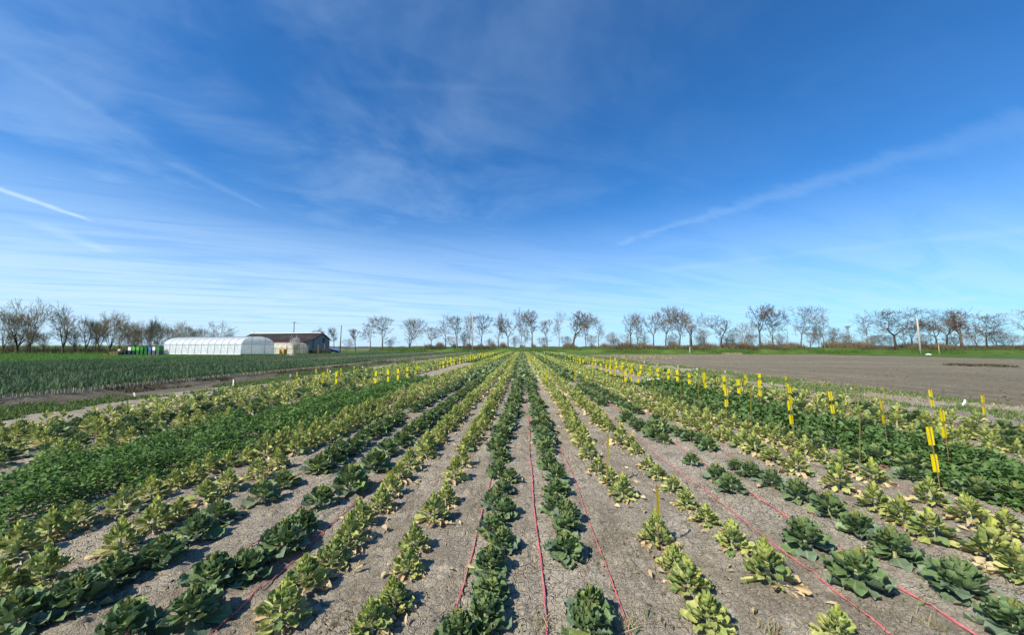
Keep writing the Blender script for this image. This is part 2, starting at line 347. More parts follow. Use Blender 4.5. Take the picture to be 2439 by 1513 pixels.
class MB:
    """collects simple solids for one mesh"""
    def __init__(s): s.v = []; s.f = []
    def add(s, vs, fs):
        n = len(s.v); s.v += [tuple(map(float, q)) for q in vs]; s.f += [tuple(i + n for i in f) for f in fs]
    def box(s, x0, x1, y0, y1, z0, z1):
        s.add([(x0, y0, z0), (x1, y0, z0), (x1, y1, z0), (x0, y1, z0), (x0, y0, z1), (x1, y0, z1), (x1, y1, z1), (x0, y1, z1)],
              [(3, 2, 1, 0), (4, 5, 6, 7), (0, 1, 5, 4), (1, 2, 6, 5), (2, 3, 7, 6), (3, 0, 4, 7)])
    def tube(s, pts, rad, n=6, cap=True):
        pts = [Vector(p) for p in pts]; rad = rad if hasattr(rad, '__len__') else [rad] * len(pts); rings = []
        for i, p in enumerate(pts):
            d = (pts[min(i + 1, len(pts) - 1)] - pts[max(i - 1, 0)]).normalized()
            a = d.orthogonal().normalized() if i == 0 else (rings_a - d * rings_a.dot(d)).normalized()
            rings_a = a; b = d.cross(a)
            rings.append([p + (a * math.cos(2 * math.pi * k / n) + b * math.sin(2 * math.pi * k / n)) * rad[i] for k in range(n)])
        vs = [q for r in rings for q in r]; fs = []
        for i in range(len(pts) - 1):
            for k in range(n):
                fs.append((i * n + k, i * n + (k + 1) % n, (i + 1) * n + (k + 1) % n, (i + 1) * n + k))
        if cap: fs += [tuple(range(n - 1, -1, -1)), tuple((len(pts) - 1) * n + k for k in range(n))]
        s.add(vs, fs)
    def build(s, name, mat, parent=None, smooth=False, **kw):
        me = bpy.data.meshes.new(name); me.from_pydata(s.v, [], s.f); me.materials.append(MATS[mat])
        if smooth: me.polygons.foreach_set('use_smooth', np.ones(len(me.polygons), bool))
        me.update(); return link(name, me, parent, **kw)
def box(name, dims, mat, parent=None, **kw):
    m = MB(); m.box(*dims); return m.build(name, mat, parent, **kw)
def copy_tree(o, parent=None):
    c = o.copy(); col.objects.link(c); c.parent = parent
    for ch in list(o.children): copy_tree(ch, c)
    return c
def ordinal(n):
    return f"{n}{'th' if 10 <= n % 100 <= 20 else {1: 'st', 2: 'nd', 3: 'rd'}.get(n % 10, 'th')}"

# value noise and cells for relief
def vnoise(x, y, seed):
    xi = np.floor(x).astype(np.int64); yi = np.floor(y).astype(np.int64); fx = x - xi; fy = y - yi
    fx = fx * fx * (3 - 2 * fx); fy = fy * fy * (3 - 2 * fy)
    def h(a, b):
        q = (a * 374761393 + b * 668265263 + seed * 144665) & 0xFFFFFFFF
        q = ((q ^ (q >> 13)) * 1274126177) & 0xFFFFFFFF
        return ((q ^ (q >> 16)) & 0xFFFF) / 65535.0
    return (h(xi, yi) * (1 - fx) + h(xi + 1, yi) * fx) * (1 - fy) + (h(xi, yi + 1) * (1 - fx) + h(xi + 1, yi + 1) * fx) * fy
def fbm(x, y, seed, o=4):
    r = np.zeros_like(x); a = 0.5
    for i in range(o): r += a * vnoise(x * 2 ** i, y * 2 ** i, seed + i); a *= 0.5
    return r
def cell_edge(x, y, seed):
    xi = np.floor(x).astype(np.int64); yi = np.floor(y).astype(np.int64)
    f1 = np.full(x.shape, 9.0); f2 = f1.copy()
    for dx in (-1, 0, 1):
        for dy in (-1, 0, 1):
            a, b = xi + dx, yi + dy
            q = (a * 374761393 + b * 668265263 + seed * 987643) & 0xFFFFFFFF; q = ((q ^ (q >> 13)) * 1274126177) & 0xFFFFFFFF
            px_ = a + ((q >> 4) & 1023) / 1023.0; py_ = b + ((q >> 16) & 1023) / 1023.0
            d = np.hypot(px_ - x, py_ - y); n1 = d < f1
            f2 = np.where(n1, f1, np.minimum(f2, d)); f1 = np.where(n1, d, f1)
    return f2 - f1

# ------------------------------------------------------------------ the ground
ROWS = {'L7': -2.43, 'L6': -1.99, 'L5': -1.66, 'L4': -1.20, 'L3': -0.90, 'L2': -0.53, 'L1': -0.165,
        'R1': 0.215, 'A': 0.68, 'B': 1.03, 'C': 1.40, 'D': 1.75, 'E': 2.09, 'F': 2.51, 'G': 2.84}
ROWX = {k: v * CAM_H for k, v in ROWS.items()}
FIELD_END = 137.0
def soil_z(x, y):
    fade = np.clip((13 - y) / 6, 0.0, 1.0) * np.clip((9 - np.abs(x)) / 2, 0, 1)
    c = cell_edge(x * 10.5 + 0.5 * fbm(x * 6, y * 6, 5), y * 10.5 + 0.5 * fbm(x * 6, y * 6, 9), 3)
    crack = np.clip(c / 0.17, 0, 1)
    amt = np.clip((fbm(x * 0.9, y * 0.9, 40) - 0.40) / 0.15, 0, 1)
    z = 0.020 * (fbm(x * 3.5, y * 3.5, 21) - 0.5) + 0.020 * (fbm(x * 14, y * 14, 31, 3) - 0.45) + 0.012 * (vnoise(x * 45, y * 45, 8) - 0.5)
    clod = np.clip(fbm(x * 9, y * 9, 77, 3) - 0.52, 0, 1) * 0.16 * (1 - amt)
    z = z - 0.030 * (1 - crack) * amt + clod
    # shallow furrows along the strings
    for s in (0.082, -0.255, 0.385, 1.28, 1.59, -1.08, -1.385):
        z = z - 0.018 * np.exp(-((x - s * CAM_H) / 0.09) ** 2)
    return z * fade
def axis(a, b, f):
    out = [a]
    while out[-1] < b: out.append(out[-1] + f(out[-1]))
    out[-1] = b; return np.array(out)
xs = axis(-13.2, 14.4, lambda x: 0.0155 if -3.4 < x < 4.0 else min(0.5, 0.0155 + 0.024 * (max(-3.4 - x, x - 4.0))))
ys = axis(-4.0, FIELD_END, lambda y: 0.35 if y < 0.9 else max(0.014, 0.0145 * (max(y, 1) / 2.0) ** 1.6))
GX, GY = np.meshgrid(xs, ys); GZ = soil_z(GX, GY)
def grid_faces(nx, ny):
    i = np.arange(nx - 1)[None, :] + np.arange(ny - 1)[:, None] * nx
    return np.stack([i, i + 1, i + 1 + nx, i + nx], -1).reshape(-1, 4)
link('soil_field', np_mesh('soil_field', np.stack([GX, GY, GZ], -1).reshape(-1, 3), grid_faces(len(xs), len(ys)), 'soil'),
     label='dry cracked grey soil between the cabbage rows', kind='structure')
def sheet(name, X, Y, zf, mat, label):
    gx, gy = np.meshgrid(X, Y); gz = zf(gx, gy)
    return link(name, np_mesh(name, np.stack([gx, gy, gz], -1).reshape(-1, 3), grid_faces(len(X), len(Y)), mat), label=label, kind='structure')
def ditch_z(x):
    return np.interp(x, [-17.0, -16.6, -16.1, -15.4, -14.9, -14.3, -13.7, -13.2], [0.02, 0.05, -0.10, -0.34, -0.30, 0.03, 0.05, 0.0])
sheet('field_margin', np.linspace(-17.0, -13.2, 30), axis(-4, FIELD_END, lambda y: max(0.12, y * 0.012)),
      lambda x, y: ditch_z(x) + np.where((x > -16.9) & (x < -13.3), 0.16 * (fbm(x * 2.2, y * 1.4, 61) - 0.45), 0), 'margin_earth', 'rough earth margin and shallow ditch beside the leeks')
sheet('leek_field', np.linspace(-54, -17.0, 40), axis(-4, FIELD_END, lambda y: 1.0), lambda x, y: 0.02 + 0 * x, 'leek_earth', 'brown soil under the leek beds')
sheet('green_field', np.linspace(-420, -54, 30), np.linspace(-4, FIELD_END, 30), lambda x, y: 0.01 + 0 * x, 'bright_turf', 'bright green field of young cereal before the greenhouse')
BX = axis(14.4, 75, lambda x: 0.10 + 0.008 * (x - 14)); BY = axis(-4, 97, lambda y: max(0.14, 0.011 * y))
sheet('bare_field', BX, BY, lambda x, y: (0.10 * (fbm(x * 2.4, y * 2.4, 91) - 0.47) + 0.05 * (vnoise(x * 1.1, y * 0.15, 93) - 0.5) - sum(dp * np.exp(-((x - fx - 0.15 * np.sin(y * .07)) / (0.13 + 0.003 * fx)) ** 2) for fx, dp in ((15.6, .12), (16.9, .10), (19.2, .10), (22.5, .12), (25.6, .08), (30, .12), (37, .12), (45, .12), (56, .14)))) * np.clip((x - 14.4) / 1.0, 0, 1), 'bare_soil', 'ploughed bare brown field beyond the traps')
m = MB(); m.add([(75, -4, 0.0), (420, -4, 0.0), (420, FIELD_END, 0.0), (75, FIELD_END, 0.0)], [(0, 1, 2, 3)])
m.build('meadow', 'bank_turf', label='green meadow beyond the bare field', kind='structure')
m = MB(); m.add([(14.4, 97, 0.0), (75, 97, 0.0), (75, FIELD_END, 0.0), (14.4, FIELD_END, 0.0)], [(0, 1, 2, 3)])
m.build('headland', 'bank_turf', label='grass headland at the far end of the bare field', kind='structure')
m = MB(); m.add([(-420, FIELD_END, 0.0), (420, FIELD_END, 0.0), (420, 260, 0.0), (-420, 260, 0.0)], [(0, 1, 2, 3)])
m.build('far_meadow', 'turf', label='grass beyond the ends of the rows', kind='structure')
m = MB(); m.add([(-4000, -200, -0.6), (4000, -200, -0.6), (4000, 6000, -0.6), (-4000, 6000, -0.6)], [(0, 1, 2, 3)])
m.build('ground', 'far_land', label='flat farmland reaching to the horizon', kind='structure')
# grassy embankment behind the fields
EMB = [(-75, 168), (-40, 156), (-10, 146), (10, 138), (32, 119), (55, 110), (90, 106), (150, 103), (240, 100), (330, 90)]
ex = np.array([p[0] for p in EMB], float); ey = np.array([p[1] for p in EMB], float)
def emb_y(x): return np.interp(x, ex, ey)
EX = np.linspace(-75, 330, 340); prof = [(-1.0, -0.05), (0.0, 0.10), (1.5, 0.55), (3.0, 1.15), (4.2, 1.52), (6, 1.62), (10, 1.60), (13, 1.0), (17, -0.05)]
ev = []
for x in EX:
    ramp_end = min(1, max(0, (x + 75) / 25))
    for k, (dy, z) in enumerate(prof):
        nz = 0.35 * (float(vnoise(np.array([x * 0.35]), np.array([dy * 0.5]), 3)[0]) - 0.5) if 0 < k < 7 else 0
        ev.append((x, float(emb_y(x)) + dy + (0.8 * math.sin(x * 0.23) if k < 3 else 0), (z + nz) * (ramp_end if z > 0.2 else 1)))
link('embankment', np_mesh('embankment', ev, grid_faces(len(prof), len(EX)), 'bank_turf'), label='low grassy embankment carrying the far row of trees', kind='structure')
# road levee far left
m = MB(); lv = [(-420, 190), (-250, 196), (-150, 205)]
for a, b_ in zip(lv[:-1], lv[1:]):
    for (z0, o0), (z1, o1) in zip([(0, -9), (2.5, -3), (2.9, 3)], [(2.5, -3), (2.9, 3), (0, 9)]):
        m.add([(a[0], a[1] + o0, z0), (b_[0], b_[1] + o0, z0), (b_[0], b_[1] + o1, z1), (a[0], a[1] + o1, z1)], [(0, 1, 2, 3)])
m.build('levee', 'turf', label='low grassy road levee beyond the left grove', kind='structure')
m = MB(); m.tube([(-420, 187.5, 3.3), (-250, 193.5, 3.3), (-150, 202.5, 3.2)], 0.16, 6)
for i in range(28):
    x = -300 + i * 5; y = np.interp(x, [-420, -250, -150], [187.5, 193.5, 202.5]); m.box(x - .06, x + .06, y - .05, y + .05, 2.3, 3.2)
m.build('guard_rail', 'steel', label='pale steel guard rail on the levee behind the left trees', cat='guard rail')

# ------------------------------------------------------------------ leaf shapes
def leaf_tpl(nl, nw, W=0.85, cup=0.35, bend=0.5, wave=0.06, ph=0.0, petiole=0.10, tip=4.0):
    V, UV = [], []
    ang, y, z = 0.0, 0.0, 0.0
    ts = np.sin(np.linspace(0, 1, nl + 1) * math.pi / 2)
    for i, t in enumerate(ts):
        if i: dt = t - ts[i - 1]; y += math.cos(ang) * dt; z += math.sin(ang) * dt
        ang = bend * (t ** 1.3)
        wd = W * 0.5 * (petiole * (1 - t) + 1.18 * (max(t, 0) ** 0.75) * max(0.0, 1 - t ** tip)) + 0.004
        for s in np.linspace(-1, 1, nw + 1):
            rip = wave * abs(s) ** 1.5 * math.sin(t * 15 + ph + (2.1 if s > 0 else 0)) * min(1, t * 2)
            V.append((wd * s * (1 - 0.12 * cup * s * s), y + 0.05 * abs(s) * t, z + cup * wd * s * s + rip)); UV.append((s * .5 + .5, t))
    nx = nw + 1
    return np.array(V), grid_faces(nx, nl + 1), np.array(UV)
def rots(phi, el, roll):
    cf, sf, ce, se, cr, sr = np.cos(phi), np.sin(phi), np.cos(el), np.sin(el), np.cos(roll), np.sin(roll)
    o, l = np.zeros_like(phi), np.ones_like(phi)
    Rz = np.stack([np.stack([cf, -sf, o], -1), np.stack([sf, cf, o], -1), np.stack([o, o, l], -1)], -2)
    Rx = np.stack([np.stack([l, o, o], -1), np.stack([o, ce, -se], -1), np.stack([o, se, ce], -1)], -2)
    Ry = np.stack([np.stack([cr, o, sr], -1), np.stack([o, l, o], -1), np.stack([-sr, o, cr], -1)], -2)
    return Rz @ Rx @ Ry
def scatter(tpl, M3, T, tint):
    """copies of a template: M3 (K,3,3) with scale, T (K,3)"""
    V, F, UV = tpl; K, n = len(T), len(V)
    vv = np.einsum('kij,nj->kni', M3, V) + T[:, None, :]
    ff = (F[None] + (np.arange(K) * n)[:, None, None]).reshape(-1, F.shape[1])
    return vv.reshape(-1, 3), ff, np.tile(UV, (K, 1)), np.repeat(tint, n)
class Acc:
    def __init__(s): s.v, s.f, s.u, s.t, s.m, s.n = [], [], [], [], [], 0
    def add(s, pack, mi=0):
        v, f, u, t = pack; s.v.append(v); s.f.append(f + s.n); s.u.append(u); s.t.append(t); s.m.append(np.full(len(f), mi)); s.n += len(v)
    def mesh(s, name, mats):
        return np_mesh(name, np.concatenate(s.v), np.concatenate(s.f), mats, np.concatenate(s.m), np.concatenate(s.u), np.concatenate(s.t))

# ------------------------------------------------------------------ cabbages
LEAF_MATS = ['green_leaf', 'green_old', 'green_young', 'yellow_leaf', 'yellow_green', 'yellow_young', 'dry_leaf']
GREEN_SHAPES = [dict(W=1.10, cup=0.40, bend=0.7, wave=0.13, ph=0.3), dict(W=1.0, cup=0.7, bend=1.0, wave=0.14, ph=2.0), dict(W=1.2, cup=0.2, bend=-0.1, wave=0.17, ph=4.0)]
YEL_SHAPES = [dict(W=0.95, cup=0.55, bend=0.75, wave=0.09, ph=0.9), dict(W=0.85, cup=0.4, bend=0.1, wave=0.13, ph=2.6), dict(W=1.0, cup=0.8, bend=1.1, wave=0.10, ph=5.0)]
YOUNG_SHAPES = [dict(W=0.62, cup=0.6, bend=0.35, wave=0.03, ph=1.0), dict(W=0.72, cup=0.7, bend=0.6, wave=0.04, ph=3.0)]
DRY_SHAPES = [dict(W=0.75, cup=0.9, bend=-0.5, wave=0.16, ph=1.0), dict(W=0.6, cup=1.2, bend=0.6, wave=0.15, ph=3.5)]
SHAPES = {'g': GREEN_SHAPES, 'y': YEL_SHAPES, 'n': YOUNG_SHAPES, 'd': DRY_SHAPES}
TPL = {}
def tpl(fam, k, lod):
    key = (fam, k % len(SHAPES[fam]), lod)
    if key not in TPL:
        nl, nw = {0: (7, 4), 1: (4, 2), 2: (2, 2), 3: (2, 1)}[lod]; TPL[key] = leaf_tpl(nl, nw, **SHAPES[fam][key[1]])
    return TPL[key]
def plan_cabbage(kind, seed, thin=1):
    """leaf list: (family, shape, material, phi, el, roll, length, radius, height)"""
    r = np.random.default_rng(seed); out = []; ph0 = r.uniform(0, 6.28)
    bg_ = {1: 1.0, 2: 1.25, 3: 1.4}.get(thin, 1.75)
    if kind == 'G':
        N = int(r.integers(34, 40))
        for i in range(0, N, thin):
            t = i / (N - 1); L = (0.165 * (1 - t) + 0.105 * t) * r.uniform(0.8, 1.22) * bg_
            el = R(-14 + 74 * t ** 0.85) + r.normal(0, 0.15)
            out.append(('g', int(r.integers(3)), 'yellow_green' if r.random() < 0.05 else 'green_old' if t < 0.35 and r.random() < 0.55 else 'green_leaf', ph0 + i * 2.39996 + r.normal(0, .25), el, r.normal(0, .3), L, 0.045 * (1 - t) + 0.016, 0.022 + 0.128 * t))
        for i in range(0, 26, thin):
            t = i / 25
            out.append(('n', int(r.integers(2)), 'green_young' if r.random() < 0.3 + 0.5 * t else 'green_leaf', ph0 + i * 2.39996 + r.normal(0, .3), R(30 + 50 * t) + r.normal(0, .16), r.normal(0, .35), r.uniform(.055, .085) * (1.25 - 0.4 * t) * bg_, 0.040 * (1 - t) + 0.006, 0.135 + 0.095 * t))
        for i in range(int(r.integers(0, 3))):
            out.append(('d', int(r.integers(2)), 'dry_leaf', r.uniform(0, 6.28), R(-6), r.normal(0, .3), r.uniform(.07, .12), r.uniform(.10, .17), 0.022))
    else:
        N = int(r.integers(62, 70)); pale = r.uniform(0.55, 1.05)
        for i in range(0, N, thin):
            t = i / (N - 1); L = (0.115 * (1 - t) + 0.07 * t) * r.uniform(0.8, 1.2) * bg_
            el = R(-24 + 80 * t ** 0.8) + r.normal(0, .2)
            if t < 0.14 and r.random() < 0.55: mt, fm = 'dry_leaf', 'd'
            elif r.random() < pale * (1.0 - 0.4 * t): mt, fm = 'yellow_leaf', 'y'
            else: mt, fm = ('yellow_green' if r.random() < 0.8 else 'green_leaf'), 'y'
            out.append((fm, int(r.integers(3)), mt, ph0 + i * 2.39996 + r.normal(0, .3), el, r.normal(0, .35), L, 0.070 * (1 - t) + 0.014, 0.026 + 0.184 * t ** 1.1))
        for i in range(0, 20, thin):
            t = i / 19
            out.append(('n', int(r.integers(2)), 'yellow_young' if r.random() < 0.7 else 'yellow_green', ph0 + i * 2.39996, R(40 + 44 * t) + r.normal(0, .14), r.normal(0, .3), r.uniform(.045, .075) * bg_, 0.026 * (1 - t) + 0.004, 0.19 + 0.085 * t))
        for i in range(int(r.integers(2, 7))):
            out.append(('d', int(r.integers(2)), 'dry_leaf', r.uniform(0, 6.28), R(-6), r.normal(0, .5), r.uniform(.05, .11), r.uniform(.08, .17), 0.018))
    return out
def leaf_mat3(l):
    fam, k, mt, ph, el, ro, L, rad, h = l
    M3 = rots(np.array([ph]), np.array([el]), np.array([ro]))[0]
    o = np.array([-math.sin(ph) * rad, math.cos(ph) * rad, h])
    return M3 * L, o
def joined_cabbage(name, kind, seed, lod, thin):
    A = Acc(); r = np.random.default_rng(seed + 99)
    for l in plan_cabbage(kind, seed, thin):
        M3, o = leaf_mat3(l); A.add(scatter(tpl(l[0], l[1], lod), M3[None], o[None], np.array([r.random()])), LEAF_MATS.index(l[2]))
    return A
def stem_mesh(name, h):
    mb = MB(); mb.tube([(0, 0, -0.03), (0.004, 0, h * 0.5), (0, 0.004, h)], [0.016, 0.013, 0.005], 6)
    me = bpy.data.meshes.new(name); me.from_pydata(mb.v, [], mb.f); me.materials.append(MATS['stem_pale']); me.update(); return me
STEMS = {'G': stem_mesh('stem', 0.24), 'Y': stem_mesh('stem', 0.28)}
LEAFMESH = {}
def leaf_mesh(fam, k, mt):
    k = k % len(SHAPES[fam]); key = (fam, k, mt)
    if key not in LEAFMESH:
        V, F, UV = tpl(fam, k, 0); LEAFMESH[key] = np_mesh('leaf', V, F, mt, uv=UV)
    return LEAFMESH[key]
NVAR = 7
MID = {k: [joined_cabbage('leaves', k, 100 + i, 1, 1) for i in range(NVAR)] for k in 'GY'}
MIDMESH = {k: [MID[k][i].mesh('leaves', LEAF_MATS) for i in range(NVAR)] for k in 'GY'}
FARV = {k: [joined_cabbage('leaves', k, 300 + i, 2, 2 if k == 'G' else 3) for i in range(5)] for k in 'GY'}
VFAR = {k: [joined_cabbage('leaves', k, 400 + i, 3, 3) for i in range(4)] for k in 'GY'}
XFAR = {k: [joined_cabbage('leaves', k, 500 + i, 3, 7) for i in range(4)] for k in 'GY'}

# hand-read plants: (picture x, picture y of the base, width in picture pixels) per row
def c1(x, b, w): return (x * .3363, 1050 + (b - 0.27 * w) * .3363, w * .3363)
def c2(x, b, w): return (780 + x * .3363, 1050 + (b - 0.27 * w) * .3363, w * .3363)
def c3(x, b, w): return (1500 + x * .3852, 1050 + (b - 0.27 * w) * .3852, w * .3852)
PICK = {
 'A': [c3(490, 1240, 290), c3(370, 990, 250), c3(275, 850, 210), c3(170, 700, 220), c2(2090, 460, 190), c2(2010, 350, 170), c2(1920, 260, 150), c2(1850, 160, 150), c2(1800, 80, 130)],
 'B': [c3(1295, 1330, 260), c3(860, 945, 285), c3(640, 735, 215), c3(470, 565, 170), c3(355, 450, 140), c3(265, 355, 140), c3(175, 262, 115), c3(110, 200, 110), c3(40, 108, 100)],
 'C': [c3(1400, 975, 320), c3(1090, 745, 280), c3(625, 355, 170), c3(535, 280, 150), c3(385, 182, 130), c3(210, 42, 105)],
 'D': [c3(2390, 1290, 330), c3(2040, 1040, 380), c3(1640, 800, 310), c3(1430, 640, 220), c3(1235, 510, 210), c3(1045, 425, 190), c3(880, 330, 160), c3(755, 265, 150), c3(660, 205, 120), c3(490, 103, 140)],
 'E': [c3(2420, 930, 250), c3(2240, 810, 270), c3(1880, 675, 240), c3(1680, 560, 190), c3(1520, 475, 180), c3(1290, 355, 170), c3(1030, 250, 165), c3(890, 180, 150), c3(780, 122, 150)],
 'F': [c3(2340, 650, 200), c3(2110, 570, 215), c3(1860, 455, 190), c3(1510, 302, 165), c3(1310, 232, 160), c3(1210, 172, 130), c3(1090, 130, 140), c3(1000, 82, 130)],
 'G': [c3(2160, 425, 230), c3(1730, 290, 170), c3(1410, 172, 130), c3(1170, 80, 120)],
 'R1': [c2(1850, 1480, 330), c2(1870, 1330, 310), c2(1690, 890, 300), c2(1700, 700, 230), c2(1600, 560, 210), c2(1690, 620, 180), c2(1620, 440, 200), c2(1620, 350, 200), c2(1570, 240, 180), c2(1550, 130, 160)],
 'L1': [c2(930, 1500, 300), c2(1120, 1380, 300), c2(1160, 1180, 280), c2(1150, 1010, 280), c2(1230, 830, 220), c2(1170, 700, 230), c2(1260, 590, 200), c2(1180, 520, 210), c2(1240, 430, 200), c2(1300, 330, 170), c2(1210, 300, 180), c2(1230, 190, 170), c2(1200, 110, 170)],
 'L2': [c2(320, 1440, 280), c2(480, 1250, 250), c2(570, 990, 230), c2(620, 830, 200), c2(750, 640, 240), c2(840, 500, 180), c2(900, 330, 180), c2(960, 220, 150), c2(980, 110, 140)],
 'L3': [c1(1980, 1370, 320), c1(2160, 1110, 210), c2(30, 950, 220), c2(160, 790, 180), c2(230, 660, 180), c2(370, 540, 170), c2(440, 430, 160), c2(510, 330, 160), c2(580, 250, 150), c2(700, 160, 150)],
 'L4': [c1(860, 1510, 320), c1(1350, 1390, 350), c1(1500, 1100, 250), c1(1740, 1010, 240), c1(2000, 860, 280), c1(2130, 710, 240), c1(2260, 520, 210), c2(160, 420, 250), c2(330, 260, 210), c2(420, 150, 170), c2(520, 80, 160)],
 'L5': [c1(90, 1430, 300), c1(540, 1280, 330), c1(800, 1080, 280), c1(1150, 945, 270), c1(1400, 765, 260), c1(1545, 630, 210), c1(1860, 495, 220), c1(2010, 380, 190), c1(2260, 275, 200)],
 'L6': [c1(-30, 1180, 260), c1(300, 1095, 280), c1(840, 845, 230), c1(1090, 685, 220), c1(1260, 595, 170), c1(1450, 495, 180), c1(1600, 415, 180), c1(1820, 315, 170), c1(1960, 235, 150), c1(2100, 130, 150)],
 'L7': [c1(110, 890, 270), c1(350, 755, 210), c1(540, 660, 160), c1(860, 565, 190), c1(1070, 455, 160), c1(1240, 375, 150), c1(1360, 340, 140), c1(1470, 265, 130), c1(1610, 235, 140), c1(1750, 195, 140)],
}
ROWKIND = {'L7': 'Y', 'L6': 'Y', 'L5': 'G', 'L4': 'G', 'L3': 'Y', 'L2': 'Y', 'L1': 'G', 'R1': 'G', 'A': 'Y', 'B': 'Y', 'C': 'G', 'D': 'G', 'E': 'Y', 'F': 'Y', 'G': 'G'}
ROWTEXT = {'L1': 'the first row left of the centre string', 'R1': 'the first row right of the centre string'}
for i, k in enumerate(('L2', 'L3', 'L4', 'L5', 'L6', 'L7')): ROWTEXT[k] = f'the {("second", "third", "fourth", "fifth", "sixth", "seventh")[i]} row left of the centre string'
for i, k in enumerate(('A', 'B', 'C', 'D', 'E', 'F', 'G')): ROWTEXT[k] = f'the {("second", "third", "fourth", "fifth", "sixth", "seventh", "eighth")[i]} row right of the centre string'
plants = []                                          # (row, kind, x, y, scale, hand)
def add_row(row, kind, X, y0, y1, step, gaps=(), mixp=0.0, wob=0.05):
    y = y0
    while y < y1:
        if not any(a <= y <= b for a, b in gaps):
            k = kind if rng.random() > mixp else ('G' if kind == 'Y' else 'Y')
            plants.append((row, k, X + rng.normal(0, wob) + 0.05 * math.sin(y * .11 + X), y, rng.uniform(0.85, 1.25), False))
        y += step * rng.uniform(0.75, 1.3)
gapset = {'C': [(9.3, 11.0), (15.8, 18.5), (24, 26), (33, 36)], 'D': [(8.9, 9.8), (20, 22)], 'G': [(14, 17), (26, 30)], 'L5': [(9, 9.8)], 'B': [(6.9, 7.6)], 'F': [], 'E': []}
for row, pk in PICK.items():
    ymax = 0
    for (px, py, wpx) in pk:
        g = gp(px, py); ymax = max(ymax, g[1])
        dia = wpx * g[1] / F_PX / math.cos(PITCH)
        lf_ = row in ('L3', 'L4', 'L5', 'L6', 'L7')
        s = float(np.clip(dia * (1.16 if lf_ else 1.0) / (0.42 if ROWKIND[row] == 'G' else 0.36), 0.9 if lf_ else 0.75, 1.32 if lf_ else 1.0 if ROWKIND[row] == 'G' else 1.18))
        plants.append((row, ROWKIND[row], g[0], g[1], s, True))
    step = 0.33 if ROWKIND[row] == 'G' else 0.30
    lastx = gp(pk[-1][0], pk[-1][1])[0]
    y = ymax + step
    n0 = len(plants); add_row(row, ROWKIND[row], ROWX[row], y, FIELD_END, step, gapset.get(row, ()))
    for q in range(n0, len(plants)):                  # ease from the last hand-read plant into the straight row
        p_ = plants[q]; e = max(0.0, 1 - (p_[3] - ymax) / 4.0); plants[q] = (*p_[:2], p_[2] + e * (lastx - ROWX[row]), *p_[3:])
# the blocks beyond the leafy patches
ORD = ('first', 'second', 'third', 'fourth', 'fifth', 'sixth', 'seventh')
for i, s in enumerate(np.arange(-5.95, -4.0, 0.375)):
    add_row(f'LB{i}', 'Y', s * CAM_H, 5.2 + 0.4 * i * 0, FIELD_END, 0.34, mixp=0.28 if i in (0, 2, 5) else 0.45, wob=0.09)
    ROWTEXT[f'LB{i}'] = f'the {ORD[5 - i]} row beyond the left leafy patch'
for i, s in enumerate(np.arange(4.25, 5.65, 0.34)):
    add_row(f'RB{i}', 'Y', s * CAM_H, 4.4, FIELD_END, 0.35, mixp=0.45 if i < 2 else 0.25, wob=0.09)
    ROWTEXT[f'RB{i}'] = f'the {ORD[i]} row beyond the right leafy patch'
for (px, py) in ((2085, 1100), (2175, 1118), (2320, 1150), (1960, 1060), (2420, 1200)):   # green plants along the edge of the right leafy patch
    g = gp(px, py); plants.append(('GE', 'G', g[0], g[1], 1.0, True))
ROWTEXT['GE'] = 'the edge of the right leafy patch'
def in_view(x, y, m=1.15):
    if y < 0.9: return False
    d = np.array([x, y, 0.2 - CAM_H]); c = CAM_R.T @ d
    if c[2] > -0.3: return False
    return abs(c[0] / -c[2]) < 1.386 * 1.02 + 0.25 / max(y, 1) and (-c[1] / -c[2]) < 0.86 * 1.06 + 0.3 / y
vis = [p for p in plants if in_view(p[2], p[3])]
vis.sort(key=lambda p: math.hypot(p[2], p[3]))
count = {'G': 0, 'Y': 0}; singles, rest = [], []
for p in vis:
    if count[p[1]] < 290: count[p[1]] += 1; singles.append(p)
    else: rest.append(p)
singles.sort(key=lambda p: (p[0], p[3]))
NAME = {'G': 'green_cabbage', 'Y': 'yellowing_cabbage'}
TXT = {'G': 'dark green cabbage', 'Y': 'pale yellowing cabbage'}
seq = {}
for q, (row, kind, x, y, s, hand) in enumerate(singles):
    seq[row] = seq.get(row, 0) + 1
    lab = f"{TXT[kind]}, {ordinal(seq[row])} from the front in {ROWTEXT[row]}"
    if row == 'GE': lab = f"dark green cabbage, {ordinal(seq[row])} from the front along the edge of the right leafy patch"
    zz = float(soil_z(np.array([x]), np.array([y]))[0])
    root = thing(NAME[kind], (x, y, zz - 0.005), lab, 'cabbage', 'green cabbages in the rows' if kind == 'G' else 'yellowing cabbages in the rows', rz=random.uniform(0, 6.28))
    root.scale = (s, s, s * random.uniform(0.78, 1.0)); root.rotation_euler.x = random.gauss(0, 0.05); root.rotation_euler.y = random.gauss(0, 0.05)
    link('stem', STEMS[kind], root)
    if math.hypot(x, y) < 4.6:
        for l in plan_cabbage(kind, 1000 + q):
            M3, o = leaf_mat3(l)
            lf = link('dry_leaf' if l[2] == 'dry_leaf' else 'leaf', leaf_mesh(l[0], l[1], l[2]), root)
            lf.matrix_local = Matrix.Translation(Vector(o)) @ Matrix(M3.tolist()).to_4x4()
    else:
        link('leaves', MIDMESH[kind][q % NVAR], root, kind='stuff')
